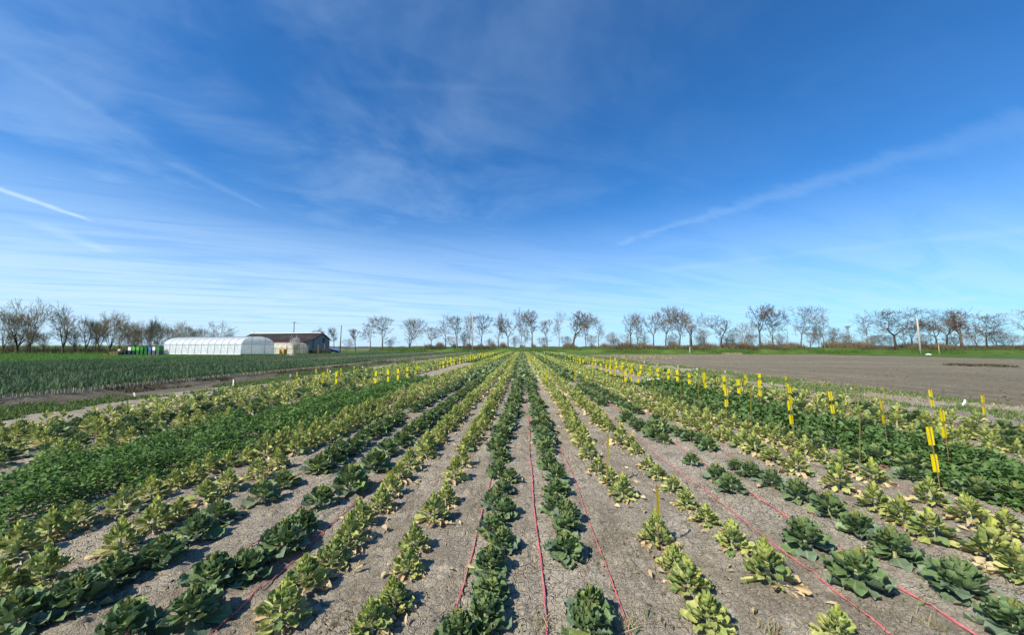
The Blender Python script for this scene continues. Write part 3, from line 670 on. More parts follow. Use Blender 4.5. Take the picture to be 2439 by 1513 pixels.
def far_mass(name, kind, label):
    A = Acc()
    pl = [p for p in rest if p[1] == kind]
    for lodset, lo, hi in ((FARV, 0, 18), (VFAR, 18, 50), (XFAR, 50, 999)):
        for vi, src in enumerate(lodset[kind]):
            sel = [p for i, p in enumerate(pl) if lo <= p[3] < hi and i % len(lodset[kind]) == vi]
            if not sel: continue
            K = len(sel); ang = rng.uniform(0, 6.28, K); sc = np.array([p[4] for p in sel]) * (1.0 if lo == 0 else 1.12)
            M3 = rots(ang, np.zeros(K), np.zeros(K)) * sc[:, None, None]
            T = np.array([(p[2], p[3], 0.0) for p in sel])
            V = np.concatenate(src.v); F = np.concatenate(src.f); U = np.concatenate(src.u); t0 = np.concatenate(src.t); mi = np.concatenate(src.m)
            v, f, u, _ = scatter((V, F, U), M3, T, np.zeros(K))
            A.v.append(v); A.f.append(f + A.n); A.u.append(u); A.t.append(np.tile(t0, K)); A.m.append(np.tile(mi, K)); A.n += len(v)
    link(name, A.mesh(name, LEAF_MATS), label=label, cat='cabbage crop', kind='stuff')
far_mass('green_cabbage_rows', 'G', 'far lengths of the green cabbage rows running to the field end')
far_mass('yellowing_cabbage_rows', 'Y', 'far lengths of the yellowing cabbage rows running to the field end')
print('plants', len(plants), len(singles), len(rest))

# ------------------------------------------------------------------ leafy ground cover between the blocks
def cover(name, x0, x1, y0, y1, dens, size, hgt, mat, label, tplset, edge=0.25, hole=0.32, seed=1):
    A = Acc(); r = np.random.default_rng(seed)
    for lo, hi, dmul, smul, lod in ((0, 7, 1.0, 1.0, 2), (7, 14, 0.5, 1.3, 2), (14, 40, 0.2, 1.9, 3), (40, 200, 0.035, 4.0, 3)):
        a, b_ = max(y0, lo), min(y1, hi)
        if b_ <= a: continue
        n = int(dens * dmul * (x1 - x0) * (b_ - a)); x = r.uniform(x0 - edge, x1 + edge, n); y = r.uniform(a, b_, n)
        mound = fbm(x * 2.6, y * 2.6, 11 + seed)                       # clumps
        mound = mound + 0.10 * np.cos(x * 2 * np.pi / 0.64) + 0.12 * (vnoise(x * 1.1, y * 0.8, seed + 5) - 0.5)
        ed = np.minimum(x - x0, x1 - x) + edge * (2 * vnoise(y * 1.7, x * 0 + 3.3, seed) - 1) + 0.1
        keep = (ed > 0) & (mound > hole) & (np.abs(x) / np.maximum(y, .1) < 1.65)
        x, y, mound, ed = x[keep], y[keep], mound[keep], ed[keep]; K = len(x)
        top = hgt * np.clip(0.15 + 1.9 * (mound - 0.22), 0.2, 1.15) * np.clip(ed / 0.35, 0.3, 1)
        z = top * np.sqrt(r.random(K)) * r.uniform(0.55, 1.05, K)
        sc = size * smul * r.uniform(0.6, 1.3, K)
        M3 = rots(r.uniform(0, 6.28, K), r.normal(0.25, 0.45, K), r.normal(0, 0.35, K)) * sc[:, None, None]
        for j in range(len(tplset)):
            s_ = np.arange(K) % len(tplset) == j
            A.add(scatter(leaf_tpl(*((2, 1) if lod == 3 else (2, 2)), **tplset[j]), M3[s_], np.stack([x, y, z], -1)[s_], r.random(s_.sum())))
    return link(name, A.mesh(name, [mat]), label=label, cat='leafy crop', kind='stuff')
SMALL = [dict(W=0.95, cup=0.3, bend=0.2, wave=0.0, petiole=.2), dict(W=0.75, cup=0.5, bend=-0.4, wave=0.0, petiole=.2), dict(W=1.2, cup=0.15, bend=0.5, wave=0.0, petiole=.2)]
cover('leafy_cover', -3.85 * CAM_H, -2.68 * CAM_H, 2.2, 20, 3200, 0.046, 0.33, 'cover_leaf', 'dense small-leaved dark green crop patch at left', SMALL, seed=1)
cover('leafy_cover', -3.85 * CAM_H, -2.75 * CAM_H, 42, FIELD_END, 2000, 0.06, 0.30, 'cover_leaf', 'far dark green crop strip behind the bare patch at left', SMALL, seed=2)
cover('leafy_cover', 3.08 * CAM_H, 4.05 * CAM_H, 2.6, 17.5, 2000, 0.070, 0.35, 'cover_leaf_broad', 'dense broad-leaved dark green crop patch at right', SMALL, seed=3, hole=0.27)
cover('leafy_cover', 3.1 * CAM_H, 4.05 * CAM_H, 38, FIELD_END, 1100, 0.085, 0.30, 'cover_leaf_broad', 'far dark green crop strip behind the bare patch at right', SMALL, seed=4)

# ------------------------------------------------------------------ grasses
def blades(name, x, y, z, h, mat, label, cat='grass', seed=1, w=0.012, lean=0.5):
    r = np.random.default_rng(seed); K = len(x)
    ang = r.uniform(0, 6.28, K); le = r.normal(0, lean, K) * h; hh = h * r.uniform(0.6, 1.3, K)
    dx, dy = np.cos(ang), np.sin(ang); la = r.uniform(0, 6.28, K); w_ = w * r.uniform(0.7, 1.4, K)
    a = np.stack([x - dx * w_, y - dy * w_, z], -1); b_ = np.stack([x + dx * w_, y + dy * w_, z], -1); c = np.stack([x + np.cos(la) * le, y + np.sin(la) * le, z + hh], -1)
    V = np.stack([a, b_, c], 1).reshape(-1, 3); F = np.arange(3 * K).reshape(-1, 3)
    uv = np.tile(np.array([[0, 0], [1, 0], [.5, 1]]), (K, 1))
    return link(name, np_mesh(name, V, F, mat, uv=uv, tint=np.repeat(r.random(K), 3)), label=label, cat=cat, kind='stuff')
def patchy(n, x0, x1, y0, y1, sc, thr, seed, pow_=2.0):
    r = np.random.default_rng(seed); x = r.uniform(x0, x1, n); y = y0 + (y1 - y0) * r.random(n) ** pow_
    k = (fbm(x * sc, y * sc * 0.5, seed) > thr) & (np.abs(x) / np.maximum(y, .1) < 1.6)
    return x[k], y[k]
x, y = patchy(60000, 9.8, 14.9, 5, 100, 0.8, 0.47, 51); k = (np.abs(x - 12.6) < 1.9) & ((x > 11.3) | (rng.random(len(x)) < .35))
blades('grass', x[k], y[k], 0 * x[k], 0.05 + 0.0028 * y[k], 'grass_blade', 'uneven green grass strip between cabbages and bare field', seed=5, w=0.018)
x, y = patchy(14000, 10.2, 15.0, 5, 100, 0.6, 0.50, 55)
blades('dry_grass', x, y, 0 * x, 0.07 + 0.002 * y, 'dry_grass', 'straw coloured dry grass along the edge of the bare field', seed=6, w=0.016)
x, y = patchy(60000, -15.2, -12.1, 7, FIELD_END, 0.7, 0.465, 61)
zz = np.where(x < -13.2, ditch_z(x), 0)
blades('grass', x, y, zz, 0.06 + 0.003 * y, 'grass_blade', 'green grass tufts along the ditch beside the leeks', seed=7, w=0.018)
x, y = patchy(26000, -16.6, -14.2, 8, 60, 0.9, 0.46, 65)
blades('weeds', x, y, ditch_z(x) - 0.02, 0.16, 'weed_brown', 'dark dead weeds in the ditch beside the leeks', 'weeds', seed=8, w=0.02)
x, y = patchy(110000, -150, -54, 28, 100, 0.05, 0.0, 71, 1.2)
blades('cereal', x, y, 0 * x, 0.16, 'cereal_blade', 'bright green young cereal before the greenhouse', 'cereal', seed=9, w=0.06)
ebx = rng.uniform(-70, 200, 60000); t_ = rng.random(60000) * 6
eby = emb_y(ebx) + t_; ebz = np.interp(t_, [p[0] for p in prof], [p[1] for p in prof]) - 0.05
blades('grass', ebx, eby, ebz, 0.22, 'bright_grass', 'rough green grass covering the far embankment', seed=10, w=0.07)
x, y = patchy(9000, -8, 10, 2.0, 30, 0.5, 0.56, 81)
blades('weeds', x, y, 0 * x, 0.035, 'grass_blade', 'tiny green weeds scattered on the grey soil', 'weeds', seed=11, w=0.006, lean=0.9)
r_ = np.random.default_rng(82)
cl = [gp(1490, 1490), gp(1290, 1490), gp(2215, 1490), gp(1830, 1500)]
x = np.concatenate([c[0] + r_.normal(0, .035, 60) for c in cl]); y = np.concatenate([c[1] + r_.normal(0, .035, 60) for c in cl])
blades('dry_grass', x, y, 0 * x, 0.05, 'dry_grass', 'small dried grass clumps on the soil close to the camera', seed=12, w=0.003, lean=1.2)
for cx_, cy_, n_ in ((2310, 872, 1500), (2355, 874, 900), (2395, 876, 700)):
    pass
wx, wy = [], []
for (pa, pb, ln) in (((2265, 870.5), (2320, 873), 500), ((2335, 873), (2365, 874), 350), ((2378, 874.5), (2402, 876), 250)):
    a, b_ = gp(*pa), gp(*pb); tt = r_.random(ln); q = a[None] + (b_ - a)[None] * tt[:, None]; wx.append(q[:, 0] + r_.normal(0, .15, ln)); wy.append(q[:, 1] + r_.normal(0, .35, ln))
wx = np.concatenate(wx); wy = np.concatenate(wy)
blades('weeds', wx, wy, 0 * wx, 0.22, 'weed_brown', 'dark strips of dead weeds out in the bare field', 'weeds', seed=13, w=0.06, lean=0.8)
x = r_.normal(gp(1495, 852)[0], 2.2, 1500); y = r_.normal(gp(1495, 853)[1], 3.0, 1500)
blades('dry_grass', x, y, 0 * x, 0.45, 'dry_grass', 'pale dry reed clump where the bare field meets the grass strip', seed=14, w=0.04, lean=0.5)
x = rng.uniform(xat(1720, 97), xat(1765, 97), 260); y = r_.normal(97, .5, 260)
blades('dry_grass', x, y, 0 * x, 0.55, 'dry_grass', 'thin pale reeds at the far edge of the bare field', seed=15, w=0.04, lean=0.2)

# fallen dry leaves around the yellowing plants
yp = [p for p in vis if p[1] == 'Y' and p[3] < 14]; kk = 2600; pick = rng.integers(0, len(yp), kk)
lx = np.array([yp[i][2] for i in pick]) + rng.normal(0, .15, kk); ly = np.array([yp[i][3] for i in pick]) + rng.normal(0, .13, kk)
A = Acc(); sc = rng.uniform(.025, .085, kk)
M3 = rots(rng.uniform(0, 6.28, kk), rng.normal(0, .15, kk), rng.normal(0, .4, kk)) * sc[:, None, None]; T = np.stack([lx, ly, soil_z(lx, ly) + .012], -1)
for j in range(2):
    s_ = np.arange(kk) % 2 == j; A.add(scatter(leaf_tpl(3, 2, **DRY_SHAPES[j]), M3[s_], T[s_], rng.random(s_.sum())))
link('leaf_litter', A.mesh('leaf_litter', ['dry_leaf']), label='fallen dry tan leaves scattered around the yellowing plants', cat='leaf litter', kind='stuff')

# soil clods and crumbs
def rock_tpl(seed):
    r = np.random.default_rng(seed); t = (1 + 5 ** .5) / 2
    V = np.array([(-1, t, 0), (1, t, 0), (-1, -t, 0), (1, -t, 0), (0, -1, t), (0, 1, t), (0, -1, -t), (0, 1, -t), (t, 0, -1), (t, 0, 1), (-t, 0, -1), (-t, 0, 1)], float) / 1.9
    V *= r.uniform(.6, 1.15, (12, 1)); V[:, 2] *= .65
    F = np.array([(0, 11, 5), (0, 5, 1), (0, 1, 7), (0, 7, 10), (0, 10, 11), (1, 5, 9), (5, 11, 4), (11, 10, 2), (10, 7, 6), (7, 1, 8), (3, 9, 4), (3, 4, 2), (3, 2, 6), (3, 6, 8), (3, 8, 9), (4, 9, 5), (2, 4, 11), (6, 2, 10), (8, 6, 7), (9, 8, 1)])
    return V, F, np.zeros((12, 2))
A = Acc(); K = 8500; x = rng.uniform(-6, 7.5, K); y = 1.3 + 9 * rng.random(K) ** 1.6
k = fbm(x * 1.3, y * 1.3, 19) > 0.42; x, y = x[k], y[k]; K = len(x)
sc = 0.005 + 0.021 * rng.random(K) ** 4.0
M3 = rots(rng.uniform(0, 6.28, K), rng.normal(0, .3, K), rng.normal(0, .3, K)) * sc[:, None, None]; T = np.stack([x, y, soil_z(x, y) + sc * .15], -1)
for j in range(4):
    s_ = np.arange(K) % 4 == j; A.add(scatter(rock_tpl(j), M3[s_], T[s_], rng.random(s_.sum())))
o = link('soil_crumbs', A.mesh('soil_crumbs', ['soil']), label='loose dry clods and crumbs lying on the grey soil', cat='clods', kind='stuff')
o.data.polygons.foreach_set('use_smooth', np.zeros(len(o.data.polygons), bool))
A = Acc(); K = 6500; x = 14.5 + 50 * rng.random(K) ** 1.8; y = 8 + 80 * rng.random(K) ** 1.3; k = x / y < 1.5; x, y = x[k], y[k]; K = len(x)
sc = (0.02 + 0.045 * rng.random(K) ** 2) * (0.7 + 0.02 * y)
M3 = rots(rng.uniform(0, 6.28, K), rng.normal(0, .3, K), rng.normal(0, .3, K)) * sc[:, None, None]; T = np.stack([x, y, 0 * x], -1)
A.add(scatter(rock_tpl(9), M3, T, rng.random(K)))
o = link('field_clods', A.mesh('field_clods', ['bare_soil']), label='broken clods over the bare brown field', cat='clods', kind='stuff')
o.data.polygons.foreach_set('use_smooth', np.zeros(len(o.data.polygons), bool))

# ------------------------------------------------------------------ leeks
BL = leaf_tpl(3, 1, W=0.06, cup=0.0, bend=-0.55, wave=0, petiole=0.9, tip=2.0)
BL2 = leaf_tpl(2, 1, W=0.07, cup=0.0, bend=-0.5, wave=0, petiole=0.9, tip=2.0)
def leek_fan(seed, t, n):
    A = Acc(); r = np.random.default_rng(seed)
    for i in range(n):
        s = 1 if i % 2 else -1
        M3 = rots(np.array([math.pi / 2 * s + r.normal(0, .25)]), np.array([R(48 + 36 * i / n) + r.normal(0, .1)]), np.array([r.normal(0, .5)]))[0] * r.uniform(.19, .31)
        A.add(scatter(t, M3[None], np.array([[0, 0, 0.13 + 0.008 * i]]), np.array([r.random()])))
    return A
LEEKMESH = [leek_fan(i, BL, 8).mesh('leaves', ['leek_leaf']) for i in range(5)]
mb = MB(); mb.tube([(0, 0, -0.02), (0, 0, .08), (0, 0, .19)], [.018, .017, .019], 7); LSTEM = bpy.data.meshes.new('stem'); LSTEM.from_pydata(mb.v, [], mb.f); LSTEM.materials.append(MATS['leek_white']); LSTEM.update()
def leek_rows():
    one, many = [], []
    beds = [(-16.75, -26.0), (-29.3, -53.5)]
    for bx0, bx1 in beds:
        X = bx0; ri = 0
        while X > bx1:
            y = max(abs(X) / 1.50, 9.0)
            while y < 134:
                p = (X + rng.normal(0, .035), y, ri, bx0)
                y += (0.10 if ri < 2 and y < 45 else 0.16 if y < 45 else 0.40) * rng.uniform(.7, 1.35)
                many.append(p)
            X -= 0.36 if ri < 6 else 0.58; ri += 1
    return many
lk = leek_rows(); front = sorted([p for p in lk if p[2] == 0 and p[3] > -17], key=lambda p: p[1])[:300]
fs_ = set(front); back = [p for p in lk if p not in fs_]
for q, p in enumerate(front):
    t = thing('leek_plant', (p[0], p[1], 0.02), 'blue-green leek with pale bare stem in the front row beside the ditch', 'leek', 'leeks in the front row beside the ditch', rz=random.uniform(0, 6.28))
    s = random.uniform(.85, 1.15); t.scale = (s, s, s); t.rotation_euler.x = random.gauss(0, .12)
    link('stem', LSTEM, t); link('leaves', LEEKMESH[q % 5], t, kind='stuff')
A = Acc(); SQ = leaf_tpl(1, 1, W=1, cup=0, bend=0, wave=0)
stemV = np.array([(-1, 0, 0), (1, 0, 0), (1, 0, 1), (-1, 0, 1), (0, -1, 0), (0, 1, 0), (0, 1, 1), (0, -1, 1)], float) * np.array([.02, .02, .20]); stemF = np.array([(0, 1, 2, 3), (4, 5, 6, 7)])
xb = np.array([p[0] for p in back]); yb = np.array([p[1] for p in back]); rb = np.array([p[2] for p in back]); K = len(back)
for lo, hi, nb, sm in ((0, 30, 6, 1.0), (30, 60, 4, 1.25), (60, 200, 3, 1.7)):
    s0 = (yb >= lo) & (yb < hi)
    for vi in range(4):
        s_ = s0 & (np.arange(K) % 4 == vi)
        if not s_.any(): continue
        src = leek_fan(20 + vi, BL2, nb); V = np.concatenate(src.v); F = np.concatenate(src.f); U = np.concatenate(src.u)
        kk = int(s_.sum()); sc = rng.uniform(.85, 1.15, kk)
        M3 = rots(rng.uniform(0, 6.28, kk), rng.normal(0, .1, kk), rng.normal(0, .1, kk)) * sc[:, None, None]
        M3[:, :, 0] *= sm ** .5; M3[:, :, 1] *= sm ** .5
        A.add(scatter((V, F, U), M3, np.stack([xb[s_], yb[s_], np.full(kk, .02)], -1), rng.random(kk)), 0)
s_ = rb < 2; kk = int(s_.sum())
A.add(scatter((stemV, stemF, np.zeros((8, 2))), np.repeat(np.eye(3)[None], kk, 0) * np.where(yb[s_] > 40, 1.5, 1.0)[:, None, None], np.stack([xb[s_], yb[s_], np.full(kk, .0)], -1), rng.random(kk)), 1)
link('leek_beds', A.mesh('leek_beds', ['leek_leaf', 'leek_white']), label='dense beds of blue-green leeks behind their front row', cat='leek crop', kind='stuff')
print('leeks', K)

# ------------------------------------------------------------------ pink strings
STR = [(0.082, 'L1', 'bright pink twine running up the middle between the two green rows', 1.3),
       (-0.255, 'x', 'pink twine on the soil left of the first green row', 1.0), (0.385, 'x', 'pink twine on the soil right of the first green row', 0.85),
       (1.28, 'x', 'thin pink twine between yellow and green rows at right', 0.85), (1.59, 'x', 'thick pink twine between the two green rows at right', 1.25),
       (1.90, 'x', 'faded pink twine right of the far green row at right', 0.7), (2.69, 'x', 'faint pink twine before the broad-leaved patch', 0.6),
       (3.03, 'x', 'pink twine along the edge of the right leafy patch', 1.0), (-1.08, 'x', 'pink twine in shade between yellow and green rows at left', 0.9),
       (-1.385, 'x', 'pink twine between the two green rows at left', 1.0), (-1.76, 'x', 'short pink twine showing left of the second green row', 0.8)]
def string(s, label, wd, y0, y1, pts=None):
    root = thing('pink_string', (0, 0, 0), label, 'string', 'pink strings along the rows')
    Y = axis(y0, y1, lambda y: max(0.022, 0.008 * y ** 1.25)); X = s * CAM_H + 0.018 * np.sin(Y * .8 + s * 9) + 0.010 * np.sin(Y * 2.7 + s) + (0.02 * (vnoise(Y * 0.5, Y * 0 + s, 4) - .5))
    Z = soil_z(X, Y); Z = np.maximum(Z, np.convolve(np.pad(Z, 4, mode='edge'), np.ones(9) / 9, 'valid')) + 0.010
    for ph in (0, math.pi):
        a = Y * 16 * (1 + 0.2 * np.sin(Y)) + ph; rr = 0.0033 * wd * (1 + 0.02 * Y)
        off = rr * 0.9
        P = np.stack([X + off * np.cos(a), Y, Z + off * np.sin(a)], -1)
        n = 5; th = np.arange(n) / n * 2 * np.pi
        rings = P[:, None, :] + (rr if np.ndim(rr) else np.full(len(Y), rr))[:, None, None] * np.stack([np.cos(th), 0 * th, np.sin(th)], -1)[None]
        i = np.arange(len(Y) - 1)[:, None] * n; kq = np.arange(n)[None]
        F = np.stack([i + kq, i + (kq + 1) % n, i + n + (kq + 1) % n, i + n + kq], -1).reshape(-1, 4)
        link('strand', np_mesh('strand', rings.reshape(-1, 3), F, 'twine'), root)
for s, _, lab, wd in STR: string(s, lab, wd, 1.15, 60 if abs(s) < 0.5 else 34)

# ------------------------------------------------------------------ yellow sticky traps
def q4(L, x0, y0, k): return [(x0 + a * k, y0 + b_ * k, y0 + c * k, t) for a, b_, c, t in L]
T4 = q4([(10, 92, 165, 0), (48, 105, 145, 0), (92, 110, 150, 1), (118, 72, 150, 0), (140, 118, 205, 0), (185, 138, 235, 0), (200, 68, 125, 0), (232, 95, 185, 0), (268, 95, 130, 0), (312, 160, 252, 0), (345, 105, 160, 0), (400, 110, 195, 0), (387, 175, 290, 0), (452, 70, 110, 0), (460, 120, 195, 0), (452, 190, 318, 0), (528, 80, 120, 0), (537, 135, 225, 0), (515, 205, 345, 0), (612, 145, 215, 0), (612, 210, 350, 0), (670, 265, 425, 0), (672, 88, 150, 0), (700, 158, 250, 0), (738, 250, 400, 0), (775, 165, 270, 0), (845, 282, 440, 0), (873, 178, 312, 0), (1015, 200, 340, 0), (1040, 330, 470, 1), (1142, 228, 355, 0), (1235, 348, 480, 1), (1270, 240, 390, 0), (1416, 256, 415, 0), (1475, 385, 520, 1), (1600, 298, 460, 0), (1790, 286, 440, 0), (1818, 310, 520, 0), (1735, 450, 560, 1), (2080, 335, 550, 0), (2110, 525, 785, 0), (2315, 390, 595, 0), (2388, 315, 465, 0), (105, 260, 420, 0), (1315, 170, 220, 1), (1457, 178, 270, 1), (1770, 205, 270, 1)], 1380, 840, .16407)
T6 = q4([(612, 205, 275, 0), (611, 255, 360, 0), (795, 220, 295, 0), (825, 295, 405, 0), (831, 390, 555, 0), (957, 245, 320, 1), (1080, 258, 338, 1), (1118, 332, 480, 0), (530, 320, 450, 1)], 1600, 820, .3441)
T2 = q4([(186, 65, 260, 1), (575, 110, 290, 1), (560, 290, 592, 0), (188, 435, 620, 1), (1196, 157, 375, 0), (1850, 222, 465, 0), (1335, 418, 770, 0), (1225, 640, 1220, 0)], 2000, 900, .18515)
T5 = q4([(1395, 288, 445, 0), (1595, 280, 455, 0), (2150, 270, 447, 0), (2350, 245, 420, 0), (1030, 282, 450, 1), (1297, 240, 390, 1), (1445, 235, 380, 1), (1665, 230, 330, 1), (1845, 198, 285, 1)], 540, 840, .16407)
T3 = q4([(280, 190, 302, 0), (338, 185, 285, 0), (398, 172, 270, 0), (455, 150, 245, 0), (440, 130, 200, 0), (505, 155, 240, 0), (365, 122, 180, 0), (575, 135, 220, 0), (620, 135, 205, 0), (660, 125, 190, 0), (690, 130, 180, 0), (735, 120, 180, 0), (760, 108, 165, 0), (788, 110, 155, 0), (815, 105, 150, 0), (745, 65, 110, 0), (835, 70, 140, 0), (860, 85, 145, 0), (880, 68, 140, 0)] +
        [(900 + i * 15.5, 90 - i * 2.3, 135 - i * 4.2, 0) for i in range(12)] +
        [(1065, 112, 160, 0), (1105, 110, 150, 0), (1140, 85, 130, 0), (1160, 85, 120, 0), (1185, 78, 115, 0), (1210, 80, 108, 0), (1252, 58, 78, 0), (1392, 55, 90, 0), (1295, 122, 155, 0), (1507, 108, 175, 0), (1576, 60, 150, 0), (1582, 125, 180, 0), (1660, 122, 178, 0), (1817, 115, 180, 0), (1888, 122, 180, 0), (2115, 125, 180, 0), (2190, 120, 185, 0), (2222, 130, 190, 0), (2262, 145, 205, 0), (2288, 145, 215, 0), (2328, 155, 228, 0), (2362, 165, 200, 0), (2405, 175, 210, 1), (2230, 310, 470, 0), (1828, 335, 480, 0), (1912, 400, 480, 1)], 1000, 830, .16407)
T5b = q4([(500, 235, 312, 0), (567, 222, 295, 0), (617, 213, 275, 0)], 780, 800, .3363)
def trap(px, yt, yb_, thin, label, single=False, base_y=None, lean=None):
    d = ray(px, max(yt, 837.5))
    if base_y is not None: Y = gp(px, base_y)[1]
    else: Y = min((0.83 - CAM_H) / d[2] * d[1], 112)
    X = d[0] / d[1] * Y; zt = CAM_H + d[2] / d[1] * Y
    d = ray(px, yb_); zb = CAM_H + d[2] / d[1] * Y
    zb = max(0.12, min(zb, zt - 0.22)); span = zt - zb
    root = thing('sticky_trap', (X, Y, 0), label, 'insect trap', 'yellow sticky traps on canes')
    rz = random.uniform(-0.45, 0.45)
    if thin: rz = math.atan2(-X, Y) + math.pi / 2 - random.uniform(0.2, 0.4)
    root.rotation_euler = (random.gauss(0, .03), random.gauss(0, .05) if lean is None else lean, rz)
    mb = MB(); cy_ = -0.009 if X > 2 and Y < 9 else 0.011; mb.tube([(0, cy_, -0.08), (0.004, cy_, zt * .5), (0, cy_, zt + 0.02)], 0.0045, 6); mb.build('cane', 'cane', root)
    wd = min(0.048, 0.021 + 0.0016 * Y); hs = [(zt - span * 0.41, zt), (zb, zb + span * 0.39)] if not single else [(zb, zt)]
    for a, b_ in hs:
        mb = MB(); n = 4; bow = random.uniform(-.004, .004)
        vs = []
        for i in range(n + 1):
            s = i / n * 2 - 1
            for z in (a, b_): vs += [(wd * s, bow * s * s - .0015, z), (wd * s, bow * s * s + .0015 - .003, z)]
        fs_ = []
        for i in range(n):
            q = i * 4
            fs_ += [(q, q + 4, q + 6, q + 2), (q + 1, q + 3, q + 7, q + 5), (q + 2, q + 6, q + 7, q + 3), (q, q + 1, q + 5, q + 4)]
        fs_ += [(0, 2, 3, 1), (n * 4, n * 4 + 1, n * 4 + 3, n * 4 + 2)]
        mb.add(vs, fs_); mb.build('trap_card', 'trap_yellow', root)
        mb = MB(); mb.box(-.004, .004, -.005, .016, b_ - .012, b_ - .004); mb.build('clip', 'clip_dark', root)
    return root
trap(1567, 1157, 1226, 1, 'edge-on yellow trap on a cane among the second row right of the string', True, 1312)
trap(1444, 1040, 1100, 1, 'edge-on yellow trap on a cane halfway along the second row right', True, 1160)
allt = [(t, 'right') for t in T4 + T6 + T2] + [(t, 'left' if t[0] < 1210 else 'centre') for t in T5 + T3 + T5b]
for side, order in (('left', 1), ('centre', 1), ('right', -1)):
    L = sorted([t for t, s in allt if s == side], key=lambda t: -t[1])
    for i, t in enumerate(L):
        where = {'left': 'in the left-hand line of traps', 'centre': 'over the middle rows', 'right': 'in the right-hand lines of traps'}[side]
        trap(*t, f"{'edge-on' if t[3] else 'broad'} yellow sticky trap pair, {ordinal(i + 1)} nearest {where}", lean=-0.05 if (side == 'right' and t[0] > 1850) else None)

# white marker pegs
PEGS = [(555, 906, 922), (691, 894, 902), (786, 884, 891), (865, 873, 880), (322, 938, 947), (1535, 860, 867), (1567, 867, 871), (1614.6, 870, 876), (1661, 877, 884), (1727, 883, 889), (2028, 922, 932), (1296, 838, 846)]
for i, (px, a, b_) in enumerate(sorted(PEGS)):
    g = gp(px, b_); z = CAM_H - (a - 829) * g[1] / F_PX
    t = thing('marker_peg', (g[0], g[1], 0), f'white plastic marker peg, {ordinal(i + 1)} from the left of the field pegs', 'marker peg', 'white marker pegs at the field edges')
    mb = MB(); mb.box(-.025, .025, -.006, .006, -.4, z); mb.build('stake', 'white_plastic', t); mb = MB(); mb.box(-.03, .03, -.009, .009, z * .6, z + .02); mb.build('tag', 'white_plastic', t)
    t.rotation_euler = (random.gauss(0, .08), random.gauss(0, .15), random.uniform(-.5, .5))
g = gp(2293, 967); mb = MB(); n = 10
mb.tube([(0, 0, 0), (.03, .01, .05), (.07, 0, .10), (.10, .02, .17)], [.012, .03, .028, .02], 7); o = mb.build('white_tape', 'white_plastic', smooth=True, label='torn white plastic tape flapping in the grass by the bare field', cat='tape'); o.location = (g[0], g[1], 0)
# boxes lying on the bare patch
g = gp(1558, 911); t = thing('plastic_crate', (g[0], g[1], 0), 'pale green plastic crate lying on the bare patch at right', 'crate', rz=-.5)
for nm, d in (('side_panel', (-.28, .28, -.2, -.18, .0, .2)), ('side_panel', (-.28, .28, .18, .2, .0, .2)), ('end_panel', (-.28, -.26, -.178, .178, .0, .2)), ('end_panel', (.26, .28, -.178, .178, .0, .2)), ('bottom', (-.258, .258, -.178, .178, .005, .02))): box(nm, d, 'crate_mint', t)
g = gp(1570, 914); t = thing('cardboard_box', (g[0] + .1, g[1] - .2, 0), 'open brown cardboard box beside the pale green crate', 'box', rz=.4)
for nm, d in (('side_panel', (-.2, .2, -.16, -.15, .0, .22)), ('side_panel', (-.2, .2, .15, .16, .0, .22)), ('end_panel', (-.2, -.19, -.148, .148, .0, .22)), ('end_panel', (.19, .2, -.148, .148, .0, .22)), ('bottom', (-.188, .188, -.148, .148, .004, .012))): box(nm, d, 'cardboard', t)
mb = MB(); mb.add([(-.2, -.16, .222), (.2, -.16, .222), (.2, -.30, .26), (-.2, -.30, .26), (-.2, -.16, .227), (.2, -.16, .227), (.2, -.30, .265), (-.2, -.30, .265)], [(3, 2, 1, 0), (4, 5, 6, 7), (0, 1, 5, 4), (1, 2, 6, 5), (2, 3, 7, 6), (3, 0, 4, 7)]); mb.build('flap', 'cardboard', t)
g = gp(1585, 915); t = thing('orange_tray', (g[0], g[1], 0), 'shallow orange tray beside the cardboard box', 'tray', rz=.2)
for nm, d in (('side_panel', (-.2, .2, -.15, -.13, .0, .13)), ('side_panel', (-.2, .2, .13, .15, .0, .13)), ('end_panel', (-.2, -.18, -.128, .128, .0, .13)), ('end_panel', (.18, .2, -.128, .128, .0, .13)), ('bottom', (-.178, .178, -.128, .128, .005, .02))): box(nm, d, 'box_orange', t)

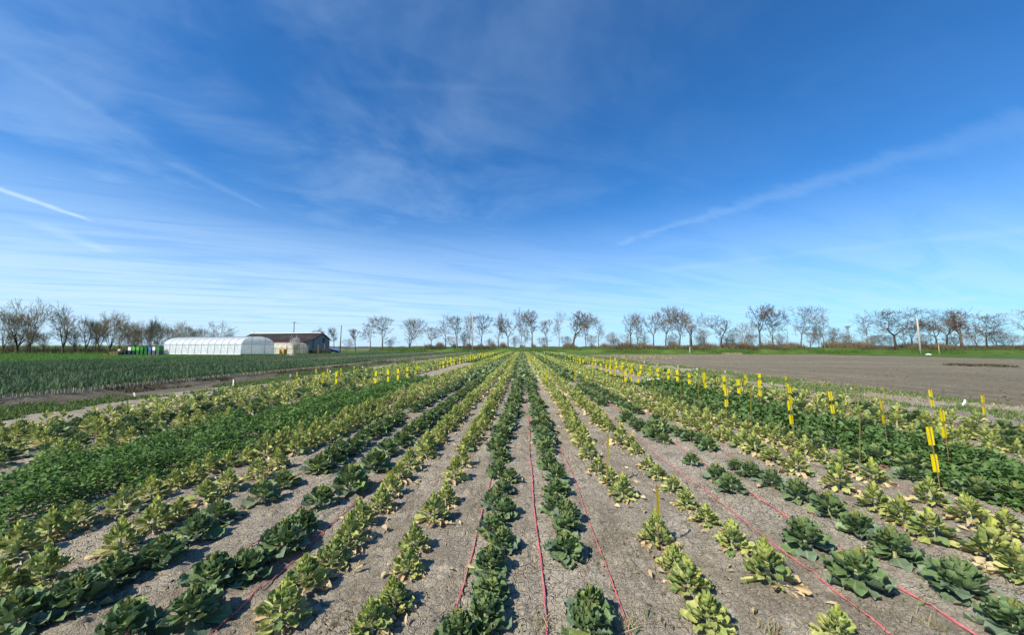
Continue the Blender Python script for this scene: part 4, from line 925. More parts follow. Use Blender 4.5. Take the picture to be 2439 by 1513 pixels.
# ------------------------------------------------------------------ bare trees
def tree_proto(kind, seed, bark, twig):
    r = random.Random(seed); thick, thin = MB(), MB()
    cnt = [0]
    def grow(p, d, L, rad, depth, maxd):
        nseg = 4 if depth < 2 else 3 if depth < 4 else 2 if depth < 5 else 1
        pts, rr = [p.copy()], [rad]
        up = {'umbrella': 0.10, 'tall': 0.16, 'bush': 0.10, 'snag': 0.08, 'vee': 0.10, 'fan': 0.14}[kind]
        crook = (0.13 if depth else 0.07) * (0.6 if kind in ('fan', 'bush') else 1)
        for i in range(nseg):
            lift = up if depth < 4 else (0.02 if kind == 'umbrella' else up * .6)
            d = (d + Vector((r.gauss(0, crook), r.gauss(0, crook), r.gauss(0, crook) + lift * (0.5 if depth else .3)))).normalized()
            p = p + d * (L / nseg); pts.append(p.copy()); rr.append(max(0.0023, rad * (1 - 0.38 * (i + 1) / nseg)))
        end = rr[-1]
        (thick if depth < 3 else thin).tube(pts, rr, 7 if depth == 0 else 5 if depth < 2 else 4 if depth < 3 else 3, cap=False)
        cnt[0] += 1
        if depth >= maxd: return
        n = {0: (2, 3), 1: (2, 3)}.get(depth, (2, 3)); n = r.randint(*n)
        spread = {'umbrella': (0.38, 0.85), 'tall': (0.22, 0.6), 'bush': (0.3, 0.7), 'snag': (.3, .7), 'vee': (0.35, 0.65), 'fan': (0.2, 0.5)}[kind]
        az0 = r.uniform(0, 6.28)
        for k in range(n):
            ang = r.uniform(*spread) * (0.75 if depth == 0 else 1); az = az0 + k * 6.283 / n + r.uniform(-.5, .5)
            a = d.orthogonal().normalized(); b_ = d.cross(a)
            nd = (d * math.cos(ang) + (a * math.cos(az) + b_ * math.sin(az)) * math.sin(ang)).normalized()
            grow(p, nd, L * r.uniform(.62, .88) * (0.80 if depth == 0 and kind in ('umbrella', 'vee') else 1), end * r.uniform(.70, .88), depth + 1, maxd)
        ns = (r.randint(2, 3) if kind in ('umbrella', 'vee', 'tall') else r.randint(1, 2)) if depth >= 1 else (2 if kind == 'tall' else r.randint(0, 1))
        for k in range(ns):                              # side shoots
            q = pts[r.randint(1, len(pts) - 2)] if len(pts) > 2 else (pts[0] + pts[-1]) / 2; ang = r.uniform(.6, 1.2); az = r.uniform(0, 6.28)
            a = d.orthogonal().normalized(); b_ = d.cross(a)
            nd = (d * math.cos(ang) + (a * math.cos(az) + b_ * math.sin(az)) * math.sin(ang)).normalized()
            grow(q, nd, L * r.uniform(.35, .55), end * .40, max(depth + 2, 3), maxd)
    if kind == 'bush':
        for k in range(r.randint(5, 7)):
            a = r.uniform(0, 6.28); grow(Vector((math.cos(a) * .03, math.sin(a) * .03, -.02)), Vector((math.cos(a) * .45, math.sin(a) * .45, 1)).normalized(), .30, .012, 1, 6)
    elif kind == 'fan':
        thick.tube([(0, 0, -.03), (.005, 0, .08), (.0, .006, .17)], [.024, .021, .019], 8, cap=False)
        for k in range(r.randint(4, 6)):
            a = k * 1.2 + r.uniform(-.4, .4); tl = r.uniform(.12, .5)
            grow(Vector((0, 0, .10 + .015 * k)), Vector((math.cos(a) * tl, math.sin(a) * tl, 1)).normalized(), r.uniform(.24, .33), .012, 1, 6)
    elif kind == 'snag':
        grow(Vector((0, 0, -.03)), Vector((r.uniform(-.2, .2), 0, 1)).normalized(), .45, .022, 0, 3)
    elif kind == 'tall':
        grow(Vector((0, 0, -.03)), Vector((r.uniform(-.08, .08), r.uniform(-.08, .08), 1)).normalized(), .34, .020, 0, 6)
    else:
        grow(Vector((0, 0, -.03)), Vector((r.uniform(-.10, .10), r.uniform(-.10, .10), 1)).normalized(), .40 if kind == 'umbrella' else .28, .021, 0, 6)
    allv = np.array(thick.v + thin.v); top = np.percentile(allv[:, 2], 99.7); wid = np.percentile(np.abs(allv[:, 0]), 98) * 2
    out = []
    for mb, mt, nm in ((thick, bark, 'trunk'), (thin, twig, 'crown')):
        me = bpy.data.meshes.new(nm); me.from_pydata([(v[0] / top, v[1] / top, v[2] / top) for v in mb.v], [], mb.f); me.materials.append(MATS[mt]); me.update(); out.append(me)
    return out[0], out[1], wid / top
PRO = {}
for kind, n in (('umbrella', 5), ('tall', 3), ('vee', 4), ('fan', 2), ('bush', 3), ('snag', 1)):
    PRO[kind] = [tree_proto(kind, 31 * i + len(kind), 'bark', 'twig') for i in range(n)]
PRO['grove'] = [tree_proto('fan', 71 * i + 5, 'bark_dark', 'twig_bud') for i in range(4)]
PRO['grovebush'] = [tree_proto('bush', 51 * i + 2, 'bark_dark', 'twig_bud') for i in range(2)]
tn = [0]
def tree(px, top, wpx, kind, Y, zb, label, group):
    X = xat(px, Y); D = Y
    h = (829 - top) * D / F_PX + CAM_H - zb; wd = wpx * D / F_PX
    tn[0] += 1; tr, cr, ratio = PRO[kind][tn[0] % len(PRO[kind])]
    root = thing('bush' if 'bush' in kind else 'bare_tree', (X, Y, zb), label, 'bush' if 'bush' in kind else 'tree', group, rz=random.uniform(0, 6.28))
    sx = float(np.clip(wd / (ratio * h), 0.6, 1.9)) * h; root.scale = (sx, sx, h)
    link('trunk', tr, root); link('crown', cr, root, kind='stuff')
def k1(cx, t): return 780 + cx * .2461, 700 + t * .2461
FAR = [(795, 780, 26, 'vee'), (848, 783, 34, 'vee'), (881, 754, 62, 'umbrella'), (910, 753, 38, 'tall'), (928, 808, 20, 'bush'), (972, 757, 64, 'bush'), (1027, 778, 34, 'umbrella'), (1060, 748, 57, 'umbrella'), (1089, 753, 34, 'tall'), (1105, 789, 25, 'bush'), (1118, 748, 32, 'tall'), (1147, 748, 36, 'tall'), (1186, 745, 34, 'vee'), (1211, 759, 38, 'vee'), (1241, 738, 38, 'tall'), (1249, 786, 22, 'vee'), (1267, 740, 42, 'vee'), (1304, 761, 34, 'vee'), (1331, 741, 38, 'umbrella'), (1363, 741, 50, 'vee'), (1396, 745, 40, 'umbrella'), (1427, 760, 44, 'umbrella'), (1457, 791, 30, 'bush'), (1490, 793, 30, 'bush'), (1502, 749, 38, 'vee'), (1520, 743, 46, 'umbrella'), (1542, 781, 30, 'tall'), (1556, 747, 36, 'vee'), (1585, 731, 60, 'umbrella'), (1617, 737, 50, 'vee'), (1648, 742, 58, 'vee'), (1682, 784, 38, 'bush'), (1716, 754, 62, 'vee'), (1750, 793, 30, 'bush'), (1775, 769, 50, 'bush'), (1810, 727, 54, 'vee'), (1842, 739, 38, 'tall'), (1874, 764, 24, 'snag'), (1908, 731, 58, 'umbrella'), (1951, 776, 32, 'tall'), (1966, 734, 40, 'umbrella'), (1986, 782, 48, 'bush'), (2063, 750, 56, 'umbrella'), (2101, 797, 40, 'bush'), (2133, 740, 97, 'umbrella'), (2157, 786, 26, 'tall'), (2172, 765, 38, 'vee'), (2230, 756, 70, 'umbrella'), (2256, 737, 72, 'umbrella'), (2292, 743, 50, 'vee'), (2330, 770, 38, 'vee'), (2350, 752, 60, 'umbrella'), (2403, 794, 48, 'bush'), (2446, 740, 68, 'umbrella'),
       (640, 803, 20, 'bush'), (826, 806, 24, 'bush'), (1078, 800, 30, 'bush'), (1165, 806, 22, 'bush'), (1225, 800, 26, 'bush'), (1290, 803, 24, 'bush'), (1345, 800, 26, 'bush'), (1412, 798, 26, 'bush'), (1472, 806, 22, 'bush'), (1530, 800, 26, 'bush'), (1602, 798, 30, 'bush'), (1668, 800, 26, 'bush'), (1732, 803, 28, 'bush'), (1795, 797, 30, 'fan'), (1858, 795, 30, 'bush'), (1930, 790, 34, 'fan'), (2010, 798, 30, 'bush'), (2080, 800, 32, 'bush'), (2120, 797, 30, 'bush'), (2200, 798, 36, 'bush'), (2275, 795, 34, 'fan'), (2312, 800, 32, 'bush'), (2375, 790, 36, 'fan'), (750, 785, 24, 'tall'), (768, 779, 16, 'tall'), (600, 800, 26, 'bush')]
FAR.sort()
for i, (px, top, wpx, kind) in enumerate(FAR):
    Xg = xat(px, 140); Y = float(emb_y(Xg)) + 7 if px > 820 else 172
    Y = float(emb_y(xat(px, Y))) + 7 + random.uniform(-1.5, 2.5) if px > 820 else 172 + random.uniform(-4, 4)
    zb = 1.5 if px > 900 else 0.0
    nm = {'umbrella': 'flat-crowned bare tree', 'tall': 'slender upright bare tree', 'vee': 'forked bare tree', 'fan': 'fan-shaped bare tree', 'bush': 'leafless many-stemmed bush', 'snag': 'broken bare trunk'}[kind]
    tree(px, top, wpx * 1.12, kind, Y, zb, f'{nm}, {ordinal(i + 1)} from the left in the far row behind the fields', 'bare trees along the far embankment')
GRV = [(7, 730, 46, 'grove'), (42, 709, 76, 'grove'), (72, 727, 60, 'grove'), (60, 780, 40, 'grovebush'), (110, 790, 40, 'grovebush'), (150, 724, 62, 'grove'), (185, 780, 50, 'grovebush'), (204, 751, 52, 'grove'), (221, 765, 46, 'grovebush'), (236, 739, 46, 'grove'), (262, 742, 58, 'grove'), (285, 760, 50, 'grove'), (328, 764, 52, 'grovebush'), (357, 754, 40, 'grove'), (381, 764, 56, 'grovebush'), (404, 774, 46, 'grovebush'), (436, 764, 26, 'grove'), (455, 779, 32, 'grovebush'), (466, 782, 12, 'snag'), (500, 764, 54, 'grove'), (551, 791, 30, 'grovebush'), (345, 775, 60, 'grove'), (310, 785, 50, 'grovebush'), (20, 790, 50, 'grovebush')]
GRV.sort()
for i, (px, top, wpx, kind) in enumerate(GRV):
    nm = {'grove': 'brown bare tree', 'grovebush': 'brown budding bush', 'snag': 'dead broken trunk'}[kind]
    tree(px, top, wpx, kind, 104 + random.uniform(-3, 12), 0.0, f'{nm}, {ordinal(i + 1)} from the left in the grove left of the barn', 'brown trees of the left grove')
# low scrub on the embankment and under the grove: one uncountable mass each
def scrub(name, xs_, ys_, zs_, h, mat, label, seed):
    K = len(xs_); return blades(name, xs_, ys_, zs_, h, mat, label, 'scrub', seed, w=0.05 if mat != 'twig_bud' else 0.04, lean=0.45)
cx_ = np.concatenate([rng.normal(xat(p, 128), 2.2, 900) for p in (975, 990, 1090, 1110, 1135, 1475, 1545, 1610, 1720, 1760, 1950, 1985, 2060, 2110, 2180, 2230, 2300, 2340, 2400)])
dy_ = rng.uniform(2.5, 9, len(cx_)); scrub('scrub', cx_, emb_y(cx_) + dy_, np.interp(dy_, [p[0] for p in prof], [p[1] for p in prof]) - .1, 1.0, 'weed_brown', 'brown leafless scrub along the top of the far embankment', 21)
cx_ = rng.uniform(-45, 190, 60000); cx_ = cx_[fbm(cx_ * .22, cx_ * 0 + 1.5, 33) > 0.455]; dy_ = rng.uniform(4, 10, len(cx_))
scrub('scrub', cx_, emb_y(cx_) + dy_, np.interp(dy_, [p[0] for p in prof], [p[1] for p in prof]) - .1, 0.7 + 5.0 * np.clip(fbm(cx_ * .5, cx_ * 0 + 4.5, 35) - .3, 0, 1), 'twig_bud', 'fine leafless brushwood filling the gaps between the far trees', 25)
cx_ = rng.uniform(-175, -75, 5000); scrub('undergrowth', cx_, rng.uniform(97, 112, 5000), 0 * cx_, 0.7, 'grass_blade', 'dull green undergrowth beneath the left grove', 22)
cx_ = rng.uniform(-175, -80, 6000); scrub('undergrowth', cx_, rng.uniform(104, 122, 6000), 0 * cx_, 2.2, 'weed_brown', 'dark brown thicket between the trunks of the left grove', 23)
# far-off wood on the horizon
n = 420; X = np.linspace(-1500, 1500, n); base = 760 + 60 * np.sin(X * .004); hh = 2.2 + 3.0 * fbm(X * .012, X * 0 + 2, 5) + 2.2 * vnoise(X * .09, X * 0, 6)
V = np.concatenate([np.stack([X, base, -1 + 0 * X], -1), np.stack([X, base, hh], -1), np.stack([X, base + 22, hh * .9], -1), np.stack([X, base + 26, -1 + 0 * X], -1)]); i = np.arange(n - 1)
F = np.concatenate([np.stack([i + a * n, i + 1 + a * n, i + 1 + (a + 1) * n, i + (a + 1) * n], -1) for a in range(3)])
link('distant_treeline', np_mesh('distant_treeline', V, F, 'far_wood', smooth=False), label='grey-brown far woods along the horizon', cat='treeline', kind='stuff')

# ------------------------------------------------------------------ greenhouse
UL = Vector((-.98, .20, 0)); UW = Vector((.20, .98, 0))
def frame_at(root, org):
    root.matrix_world = Matrix(((UL.x, UW.x, 0, org[0]), (UL.y, UW.y, 0, org[1]), (0, 0, 1, org[2]), (0, 0, 0, 1)))
def arch(w_, h, side, n=14):
    """points (y,z) across the tunnel"""
    pts = [(0, 0.0), (0.005, .29), (0.02, side * .5), (0.12, side)]
    for i in range(1, n):
        a = math.pi * (1 - i / n); pts.append((w_ / 2 + (w_ / 2 - .12) * math.cos(a), side + (h - side) * math.sin(a) ** .9))
    return pts + [(w_ - .12, side), (w_ - .02, side * .5), (w_ - .005, .29), (w_, 0.0)]
def tunnel(name, org, length, w_, h, side, nh, film, label, endfilm):
    root = thing(name, (0, 0, 0), label, 'greenhouse'); frame_at(root, org)
    A_ = arch(w_, h, side)
    xs_ = [length * i / (nh - 1) for i in range(nh)]
    for x in xs_:
        mb = MB(); mb.tube([(x, y, z) for y, z in A_], 0.03, 6); mb.build('hoop', 'steel', root, smooth=True)
    for i in range(nh - 1):                                 # film sheets, sagging a little between hoops
        V, F = [], []; nn = 4; cut = [q for q in A_ if q[1] >= 0.28]
        for k in range(nn + 1):
            x = xs_[i] + (xs_[i + 1] - xs_[i]) * k / nn; sag = 0.05 * math.sin(math.pi * k / nn)
            for (y, z) in cut: V.append((x, y + (w_ / 2 - y) / w_ * 2 * (sag * .8 + .045), z - sag * (z / h) - .045))
        mb = MB(); mb.v = V; mb.f = [tuple(int(v) for v in f) for f in grid_faces(len(cut), nn + 1)]; mb.build('film_sheet', film, root, smooth=True)
    for y, z in (A_[3], A_[len(A_) // 2], A_[-4]):
        mb = MB(); mb.tube([(0, y, z - .06), (length, y, z - .06)], 0.03, 6); mb.build('purlin', 'steel', root)
    for i in range(0, nh - 1):
        mb = MB(); mb.tube([(xs_[i], .06, 0.2), (xs_[i] + (xs_[i + 1] - xs_[i]) * .8, .16, side)], 0.02, 5); mb.build('brace', 'steel', root)
    mb = MB(); mb.box(-.02, length + .02, -.06, .04, .22, .30); mb.build('bottom_rail', 'white_plastic', root)
    mb = MB(); mb.box(-.02, length + .02, w_ - .04, w_ + .06, .22, .30); mb.build('bottom_rail', 'white_plastic', root)
    for x, tag_ in ((0.0, 0), (length, 1)):
        A2 = [q for q in A_]; c = (w_ / 2, 0.5)
        mb = MB(); V = [(x, y, z) for y, z in A2 if z >= .25]; 
        mb.add(V + [(x, w_ / 2, .3)], [(i, i + 1, len(V)) for i in range(len(V) - 1)]); mb.build('end_wall', endfilm, root)
        for y in (w_ * .3, w_ * .7):
            zt = np.interp(y, [q[0] for q in A2], [q[1] for q in A2]); mb = MB(); mb.box(x - .05, x + .05, y - .04, y + .04, 0, zt - .05); mb.build('end_post', 'steel', root)
        mb = MB(); mb.box(x - .04, x + .04, .1, w_ - .1, side, side + .08); mb.build('end_rail', 'steel', root)
    return root
gh0 = (float(xat(574, 80)), 80.0, 0.0)
tunnel('greenhouse', gh0, 22.5, 8.6, 4.35, 2.5, 13, 'film', 'long plastic tunnel greenhouse with curved white film roof', 'film_clear')
# things kept along its foot, seen below the film
for i, (x, c, s) in enumerate(((1.2, 'bin_navy', .9), (3.6, 'wood_grey', .8), (5.5, 'rust_red', .7), (8.0, 'bin_dark_green', .9), (10.6, 'rust_red', .8), (13.0, 'bin_navy', .8), (15.2, 'wood_pale', .8), (17.5, 'bin_navy', 1.0), (19.6, 'wood_grey', .9))):
    t = thing('storage_box', (0, 0, 0), f"{'dark' if 'navy' in c or 'green' in c else 'reddish' if 'rust' in c else 'wooden'} low box, {ordinal(9 - i)} from the left under the greenhouse edge", 'box', 'low boxes along the greenhouse foot')
    p = Vector(gh0) + UL * x + UW * .9; frame_at(t, (p.x, p.y, 0))
    box('box_body', (-s * .6, s * .6, -.25, .25, 0, .24), c, t); box('box_lip', (-s * .62, s * .62, -.27, .27, .242, .29), c, t)
p = Vector((xat(700, 95), 95.5, 0))
tunnel('greenhouse', (xat(697, 93.0), 93.0, 0), 9.0, 5.2, 3.15, 1.6, 6, 'film_warm', 'small warm-toned plastic tunnel between greenhouse and barn', 'film_warm')

# ------------------------------------------------------------------ barn
b0 = Vector((float(xat(720, 100)), 100.0, 0)); barn = thing('barn', (0, 0, 0), 'long grey-roofed barn with blue gable and red lean-to', 'barn'); frame_at(barn, b0)
BL_ = 25.2; W1, W2, RW = 3.9, 10.4, 7.25; ZL, ZE, ZR = 3.35, 4.25, 6.0
def prism(pts, x0, x1):
    mb = MB(); n = len(pts); mb.add([(x0, y, z) for y, z in pts] + [(x1, y, z) for y, z in pts], [tuple(range(n)), tuple(range(2 * n - 1, n - 1, -1))] + [(i, i + n, (i + 1) % n + n, (i + 1) % n) for i in range(n)]); return mb
prism([(W1, 0), (W2, 0), (W2, ZE), (RW, ZR - .12), (W1, ZE)], 0.0, BL_).build('wall', 'barn_blue', barn)
prism([(0.15, 0), (W1 - .01, 0), (W1 - .01, ZE - .15), (0.15, ZL - .1)], 0.05, BL_ - .05).build('lean_to_wall', 'barn_blue', barn)
def roofslab(y0, z0, y1, z1, x0, x1, th, mat, nm, ribs=0):
    rf = prism([(y0, z0), (y1, z1), (y1, z1 + th), (y0, z0 + th)], x0, x1).build(nm, mat, barn)
    return rf
near = roofslab(W1 - .35, ZE - .12, RW, ZR + .0, -.35, BL_ + .35, .10, 'roof_sheet', 'roof')
far_ = roofslab(RW + .01, ZR + .0, W2 + .45, ZE - .18, -.35, BL_ + .35, .10, 'roof_sheet', 'roof')
lean = roofslab(-.35, ZL - .12, W1 - .4, ZE - .20, -.3, BL_ + .3, .09, 'barn_red', 'lean_to_roof')
nsh = 26
for i in range(nsh):                                       # sheet seams standing proud of the roof
    x = -.35 + (BL_ + .7) * (i + .5) / nsh
    prism([(W1 - .36, ZE - .02 - .003), (RW - .05, ZR + .10 - .02), (RW - .05, ZR + .13), (W1 - .36, ZE + .01)], x - .05, x + .05).build('roof_seam', 'roof_sheet', near)
    prism([(-.34, ZL - .035), (W1 - .42, ZE - .115), (W1 - .42, ZE - .085), (-.34, ZL + .0)], x - .04, x + .04).build('roof_seam', 'barn_red', lean)
mb = MB(); mb.box(.3, BL_ - .2, RW - .18, RW + .18, ZR + .085, ZR + .30); mb.build('ridge_cap', 'ridge_white', near)
box('vent', (BL_ - .6, BL_ + .1, RW - .25, RW + .25, ZR + .1, ZR + .55), 'ridge_white', near)
prism([(W1 - .36, ZE - .30), (RW, ZR - .16), (W2 + .46, ZE - .36), (W2 + .46, ZE - .14), (RW, ZR + .06), (W1 - .36, ZE - .08)], -.42, -.355).build('barge_board', 'barn_trim', barn)
wi = box('window', (-.06, -.005, RW + .2, RW + 1.3, 3.35, 4.5), 'window_dark', barn)
box('frame', (-.10, -.065, RW + .12, RW + 1.38, 3.25, 3.34), 'barn_trim', wi); box('frame', (-.10, -.065, RW + .12, RW + 1.38, 4.51, 4.6), 'barn_trim', wi)
box('downpipe', (-.10, -.01, W1 - .06, W1 + .06, 0, ZE - .2), 'barn_trim', barn)
box('downpipe', (-.10, -.01, W2 - .10, W2 + .02, 0, ZE - .3), 'steel', barn)
# pale shed before the lean-to
shed = thing('shed', (0, 0, 0), 'small white panel shed with dark open doorway against the barn', 'shed'); frame_at(shed, (xat(717, 97.5), 97.5, 0))
box('wall', (0.0, 3.6, 1.6, 1.7, 0, 2.6), 'hut_white', shed); box('wall', (3.5, 3.6, 0.0, 1.595, 0, 2.6), 'hut_white', shed); box('wall', (1.7, 3.495, 0.0, .1, 0, 2.6), 'hut_white', shed); box('lintel', (0.0, 1.695, 0.0, .1, 1.9, 2.6), 'hut_white', shed); box('post', (0.0, .12, 0.0, .1, 0, 1.895), 'hut_white', shed)
box('roof', (-.2, 3.8, -.3, 1.9, 2.605, 2.72), 'wood_grey', shed)
# blossoming young tree
def blossom_tree():
    px, Y = 703, 92.5; root = thing('blossom_tree', (xat(px, Y), Y, 0), 'small pale-blossomed fruit tree before the white shed', 'tree'); tr, cr, ratio = PRO['bush'][0]
    h = zat(801, Y) ; root.scale = (h * .55, h * .55, h)
    link('trunk', tr, root); link('branches', cr, root, kind='stuff')
    V = np.array([v.co for v in cr.vertices]); s_ = V[:, 2] > .55; V = V[s_]; k = rng.integers(0, len(V), 900); P = V[k] + rng.normal(0, .012, (900, 3))
    A_ = Acc(); sc = rng.uniform(.012, .028, 900); A_.add(scatter(rock_tpl(3), np.repeat(np.eye(3)[None], 900, 0) * sc[:, None, None], P, rng.random(900)))
    link('blossom', A_.mesh('blossom', ['blossom']), root, kind='stuff')
blossom_tree()
# bins, tarp, posts
def crate_bin(px, Y, w_, z0, h, mat, label, dx=0.0, d=1.0, name='harvest_bin', group='harvest bins by the greenhouse'):
    t = thing(name, (0, 0, 0), label, 'bin', group); frame_at(t, (xat(px, Y) + dx, Y, z0))
    hw = w_ / 2
    for nm, q in (('side_panel', (-hw, hw, 0, .05, .1, h)), ('side_panel', (-hw, hw, d - .05, d, .1, h)), ('end_panel', (-hw, -hw + .05, .051, d - .051, .1, h)), ('end_panel', (hw - .05, hw, .051, d - .051, .1, h)), ('bottom', (-hw + .051, hw - .051, .051, d - .051, .1, .16))): box(nm, q, mat, t)
    for x in (-hw + .02, -.08, hw - .18): box('foot', (x, x + .16, .02, d - .02, 0, .098), mat, t)
    box('rib', (-hw - .02, hw + .02, -.03, -.002, h * .55, h * .55 + .06), mat, t)
    return t
crate_bin(671, 88.0, 1.25, 0, 1.35, 'bin_orange', 'orange field bin standing before the small tunnel', group=None)
YB = 83.0; topb = [('bin_white', 'white'), ('bin_lime', 'white and lime'), ('bin_lime', 'bright lime green'), ('bin_green', 'bright green'), ('bin_dark_green', 'dark green'), ('bin_blue', 'blue'), ('bin_white', 'white'), ('bin_green', 'green')]
for i, (mt, nm) in enumerate(topb):
    px = 308.5 + i * 9.6; crate_bin(px, YB, .86, 1.08, .82, mt, f'{nm} harvest bin, {ordinal(i + 1)} from left on the top layer')
    crate_bin(px, YB, .86, 0.0, 1.05, 'bin_navy' if i < 2 else 'bin_dark_green' if i < 5 else 'bin_grey', f"{'navy' if i < 2 else 'dark green' if i < 5 else 'grey'} harvest bin, {ordinal(i + 1)} from left on the ground layer")
crate_bin(297, YB + .2, .9, 0, 1.2, 'bin_navy', 'navy harvest bin at the left end of the bin stack')
crate_bin(286, YB + .2, .9, 0, .9, 'bin_navy', 'low navy bin left of the bin stack')
t = thing('pallet_stack', (0, 0, 0), 'low stack of pale wooden pallets left of the bins', 'pallets'); frame_at(t, (xat(272, 82.5), 82.5, 0))
for k in range(4):
    z = k * .22
    for x in (-1.1, -.1, .9): box('bearer', (x, x + .14, 0, 1.0, z, z + .12), 'wood_grey', t)
    for j in range(5): box('plank', (-1.2, 1.2, j * .22, j * .22 + .12, z + .122, z + .15), 'wood_pale', t)
t = thing('straw_roll', (0, 0, 0), 'beige roll lying on top of the pallet stack', 'roll'); frame_at(t, (xat(279, 82.6), 82.8, .89)); mb = MB()
mb.tube([(-.35, .4, .27), (.35, .4, .27)], .27, 12); mb.build('roll', 'straw', t); mb = MB(); mb.tube([(-.36, .4, .27), (.36, .4, .27)], .08, 8); mb.build('core', 'wood_grey', t)
t = thing('brick_pile', (0, 0, 0), 'low reddish pile at the left end of the pallets', 'pile'); frame_at(t, (xat(252, 82.5), 82.5, 0))
for k in range(12): box('block', (-.7 + (k % 6) * .24, -.7 + (k % 6) * .24 + .22, 0, .3, (k // 6) * .16, (k // 6) * .16 + .15), 'rust_red', t)
V = []; nn = 9; gx_, gy_ = np.meshgrid(np.linspace(-1, 1, nn), np.linspace(-.7, .7, nn)); zz_ = .22 * (1 - gx_ ** 2) * (1 - (gy_ / .7) ** 2) * (0.7 + .6 * vnoise(gx_ * 4 + 3, gy_ * 4, 4)) + .015
o = link('white_tarp', np_mesh('white_tarp', np.stack([gx_, gy_, zz_], -1).reshape(-1, 3), grid_faces(nn, nn), 'white_plastic'), label='crumpled white tarp on the ground before the shed', cat='tarp'); o.location = (xat(693, 82), 82, 0.012)
def post(px, Y, top, mat, label, r0=.06, name='fence_post', lean=0.0, z0=0.0, group='posts by the barn'):
    z = zat(top, Y) - z0; o = MB(); o.tube([(0, 0, -.3), (lean * z, 0, z)], [r0, r0 * .8], 7); q = o.build(name, mat, label=label, cat='post', group=group); q.location = (xat(px, Y), Y, z0); return q
post(683, 90.5, 816, 'rust_red', 'tall dark red post beside the orange bin'); post(735.5, 95, 822, 'wood_pale', 'pale post before the barn gable, first from the shed'); post(758, 97, 821, 'wood_pale', 'pale post before the middle of the barn gable'); post(773.5, 99, 820, 'wood_pale', 'pale post before the right end of the barn gable')
post(714, 95, 820, 'wood_pale', 'pale corner post beside the white shed')
for i, px in enumerate((812.5, 818, 823.5)): post(px, 104, 835 - (i == 1), 'pole_wood', f'dark short fence post, {ordinal(i + 1)} from the barn', .05)
for i, px in enumerate((741, 747, 752, 763)): post(px, 98.5, 827 + i % 3, 'pole_wood', f'thin dark stake, {ordinal(i + 1)} from left against the barn gable', .04)
for k, z in enumerate((.45, .95)):
    mb = MB(); mb.tube([(xat(812.5, 104), 104, z), (xat(823.5, 104), 104, z)], .035, 5); mb.build('fence_rail', 'pole_wood', label=f"{'lower' if k == 0 else 'upper'} rail of the short dark fence by the car", cat='rail')
# bush thicket by the gable
cx_ = rng.uniform(xat(738, 98), xat(782, 98), 1200); scrub('undergrowth', cx_, rng.uniform(97.5, 99.5, 1200), 0 * cx_, 1.3, 'weed_brown', 'dark dry thicket growing against the barn gable', 24)

# car half hidden behind the barn
def car(loc, rz, label, paint):
    t = thing('parked_car', loc, label, 'car', rz=rz)
    prof_ = [(-2.0, .35), (-2.05, .75), (-1.9, .95), (-1.55, 1.0), (-.95, 1.45), (.75, 1.48), (1.45, 1.05), (2.0, .85), (2.05, .4)]
    V, F = [], []; n = len(prof_)
    for sx, yy in ((-1, -.84), (1, .84)):
        for (x, z) in prof_: V.append((x, yy * (0.82 if z > 1.1 else 1), z))
    F = [tuple(range(n)), tuple(range(2 * n - 1, n - 1, -1))] + [(i + n, i, (i + 1) % n, (i + 1) % n + n) for i in range(n)]
    mb = MB(); mb.add(V, F); body = mb.build('body', paint, t)
    for yy in (-1, 1):
        mb = MB(); mb.add([(-1.35, yy * .805, 1.05), (1.2, yy * .80, 1.05), (.62, yy * .715, 1.40), (-.9, yy * .715, 1.40)], [(0, 1, 2, 3)]); mb.build('side_window', 'car_glass', t)
        for x in (-1.3, 1.25):
            mb = MB(); mb.tube([(x, yy * .70, .32), (x, yy * .87, .32)], .32, 14); wh = mb.build('wheel', 'tyre', t); mb = MB(); mb.tube([(x, yy * .871, .32), (x, yy * .885, .32)], .18, 10); mb.build('rim', 'steel', wh)
    mb = MB(); mb.add([(.80, -.66, 1.475), (.80, .66, 1.475), (1.44, .78, 1.085), (1.44, -.78, 1.085)], [(0, 1, 2, 3)]); mb.build('windscreen', 'car_glass', t)
    mb = MB(); mb.add([(-1.0, -.66, 1.44), (-1.0, .66, 1.44), (-1.56, .80, 1.03), (-1.56, -.80, 1.03)], [(0, 1, 2, 3)]); mb.build('rear_window', 'car_glass', t)
    for yy in (-.6, .6): box('headlight', (2.02, 2.07, yy - .16, yy + .16, .62, .78), 'white_plastic', t)
car((xat(794, 114), 114, 0), 0.1, 'blue car half hidden behind the barn corner', 'car_paint')
car((xat(1172, 182), 182, 0.9), 0.1, 'white car roof showing beyond the embankment left of centre', 'white_plastic')

# ------------------------------------------------------------------ poles, mast, hut
def pole(px, top, base, Y, mat, label, r0, lean=0.0, z0=0.0, arm=False, name='utility_pole', two=None):
    h = zat(top, Y) - z0; t = thing(name, (xat(px, Y), Y, z0), label, 'pole', 'poles across the fields')
    mb = MB(); mb.tube([(0, 0, -.5), (lean * h * .5, 0, h * .5), (lean * h, 0, h)], [r0, r0 * .85, r0 * .65], 9); mb.build('shaft', mat, t, smooth=True)
    if two: 
        mb = MB(); mb.tube([(0, 0, -.02), (0, 0, two)], [r0 * 1.6, r0 * 1.6], 9); mb.build('base_sleeve', 'concrete_white', t)
    if arm:
        box('crossarm', (lean * h - .9, lean * h + .9, -.06, .06, h - .5, h - .38), 'wood_grey', t)
        for x in (-.8, .8): box('insulator', (lean * h + x - .08, lean * h + x + .08, -.07, .07, h - .378, h - .15), 'white_plastic', t)
    return (xat(px, Y) + lean * h, Y, zat(top, Y))
P1 = pole(698, 765, 0, 122, 'pole_wood', 'dark wooden pole with crossarm rising behind the barn roof', .17, arm=True)
P2 = pole(810, 775, 0, 108, 'pole_wood', 'dark wooden pole just right of the barn and blue car', .16, lean=.02)
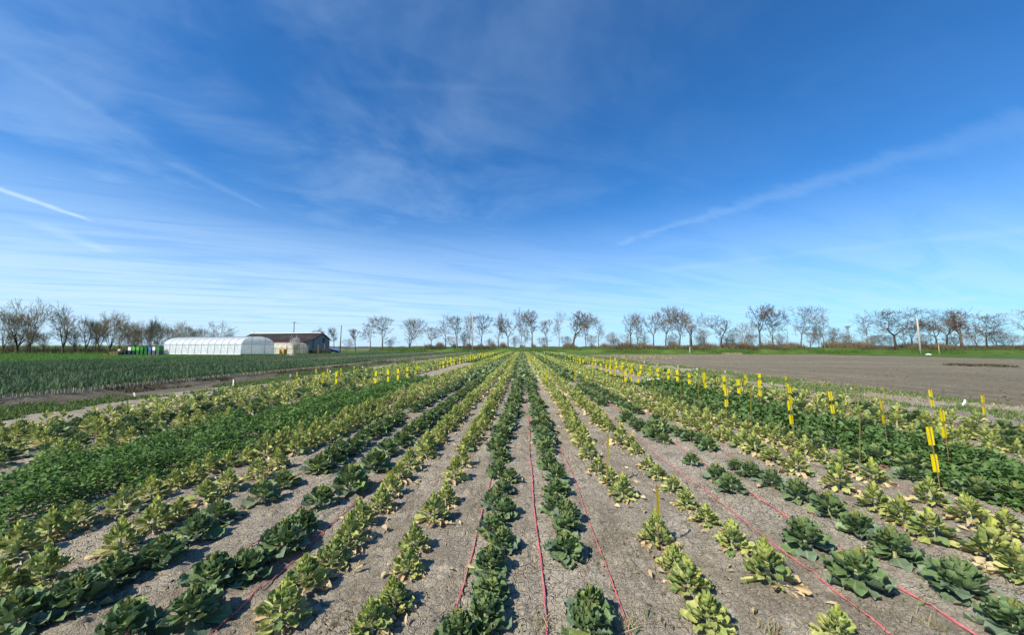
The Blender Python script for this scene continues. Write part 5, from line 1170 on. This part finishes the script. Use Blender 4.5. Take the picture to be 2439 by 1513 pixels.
P3 = pole(1125.5, 752, 0, 140, 'concrete_white', 'tall pale concrete pole before the middle trees', .22)
P4 = pole(1643, 765, 0, 112, 'wood_grey', 'slim grey pole with pale base before the right trees', .09, two=1.9)
P5 = pole(2192, 757, 0, 98, 'concrete_white', 'tall pale concrete pole leaning left by the bare field', .24, lean=-.02)
P6 = pole(2236, 822, 0, 100, 'wood_pale', 'short pale post right of the leaning concrete pole', .10)
P7 = pole(1010, 815, 0, 150, 'wood_grey', 'short grey post among the far bushes left of the concrete pole', .14)
P8 = pole(1249, 826, 0, 137.5, 'wood_grey', 'thin grey post at the end of the middle rows', .07)
for i, (a, b_, lab) in enumerate(((P1, P2, 'thin overhead wire from the barn pole to the next pole'), (P2, P3, 'thin overhead wire from the barn side to the concrete pole'), (P3, P4, 'thin overhead wire between the concrete pole and the slim pole'), (P4, P5, 'thin overhead wire crossing the right trees'))):
    pts = [(a[0] + (b_[0] - a[0]) * t, a[1] + (b_[1] - a[1]) * t, a[2] + (b_[2] - a[2]) * t - 4 * 1.3 * t * (1 - t)) for t in np.linspace(0, 1, 14)]
    mb = MB(); mb.tube(pts, .014, 4); mb.build('overhead_wire', 'wire_black', label=lab, cat='wire', group='overhead wires')
# lattice mast with lamps
Ym = 118; zb_ = 1.4; t = thing('lattice_mast', (xat(2022, Ym), Ym, zb_), 'grey lattice mast with a head of lamps left of the hut', 'mast'); hm = zat(781, Ym) - zb_
for sx in (-1, 1):
    for sy in (-1, 1):
        mb = MB(); mb.tube([(sx * .32, sy * .32, 0), (sx * .2, sy * .2, hm)], .06, 5); mb.build('leg', 'steel', t)
for k in range(9):
    z0, z1 = hm * k / 9, hm * (k + 1) / 9; s0 = .32 - .12 * k / 9; s1 = .32 - .12 * (k + 1) / 9
    for sy in (-1, 1):
        mb = MB(); mb.tube([(-s0, sy * s0, z0), (s1, sy * s1, z1)], .035, 4); mb.build('brace', 'steel', t)
    for sx in (-1, 1):
        mb = MB(); mb.tube([(sx * s0, -s0, z0), (sx * s1, s1, z1)], .035, 4); mb.build('brace', 'steel', t)
box('platform', (-.7, .7, -.5, .5, hm + .002, hm + .10), 'steel', t)
for k in range(4): box('lamp', (-.72 + k * .4, -.50 + k * .4, -.2, .12, hm + .105, hm + .42), 'steel', t)
Yh = 116; t = thing('hut', (xat(2049, Yh), Yh, 1.3), 'small pale hut with dark flat roof on the embankment', 'hut')
box('wall', (-2.0, 2.0, 0, 3.0, 0, 1.15), 'hut_white', t); box('roof', (-2.2, 2.2, -.3, 3.3, 1.155, 1.5), 'roof_sheet', t)
for x in (-1.4, -.3, .8): box('window', (x, x + .5, -.03, -.004, .35, .9), 'window_dark', t)
g = gp(2210, 840); mb = MB(); mb.add([(-.5, -.3, .0), (.5, -.3, .0), (.55, .3, .0), (-.45, .35, .0), (-.35, -.2, .28), (.3, -.15, .22), (.35, .2, .3), (-.3, .2, .2)], [(3, 2, 1, 0), (4, 5, 6, 7), (0, 1, 5, 4), (1, 2, 6, 5), (2, 3, 7, 6), (3, 0, 4, 7)])
o = mb.build('white_sack', 'white_plastic', label='white sack lying in the grass right of the leaning pole', cat='sack'); o.location = (xat(2210, 94), 94, .02)
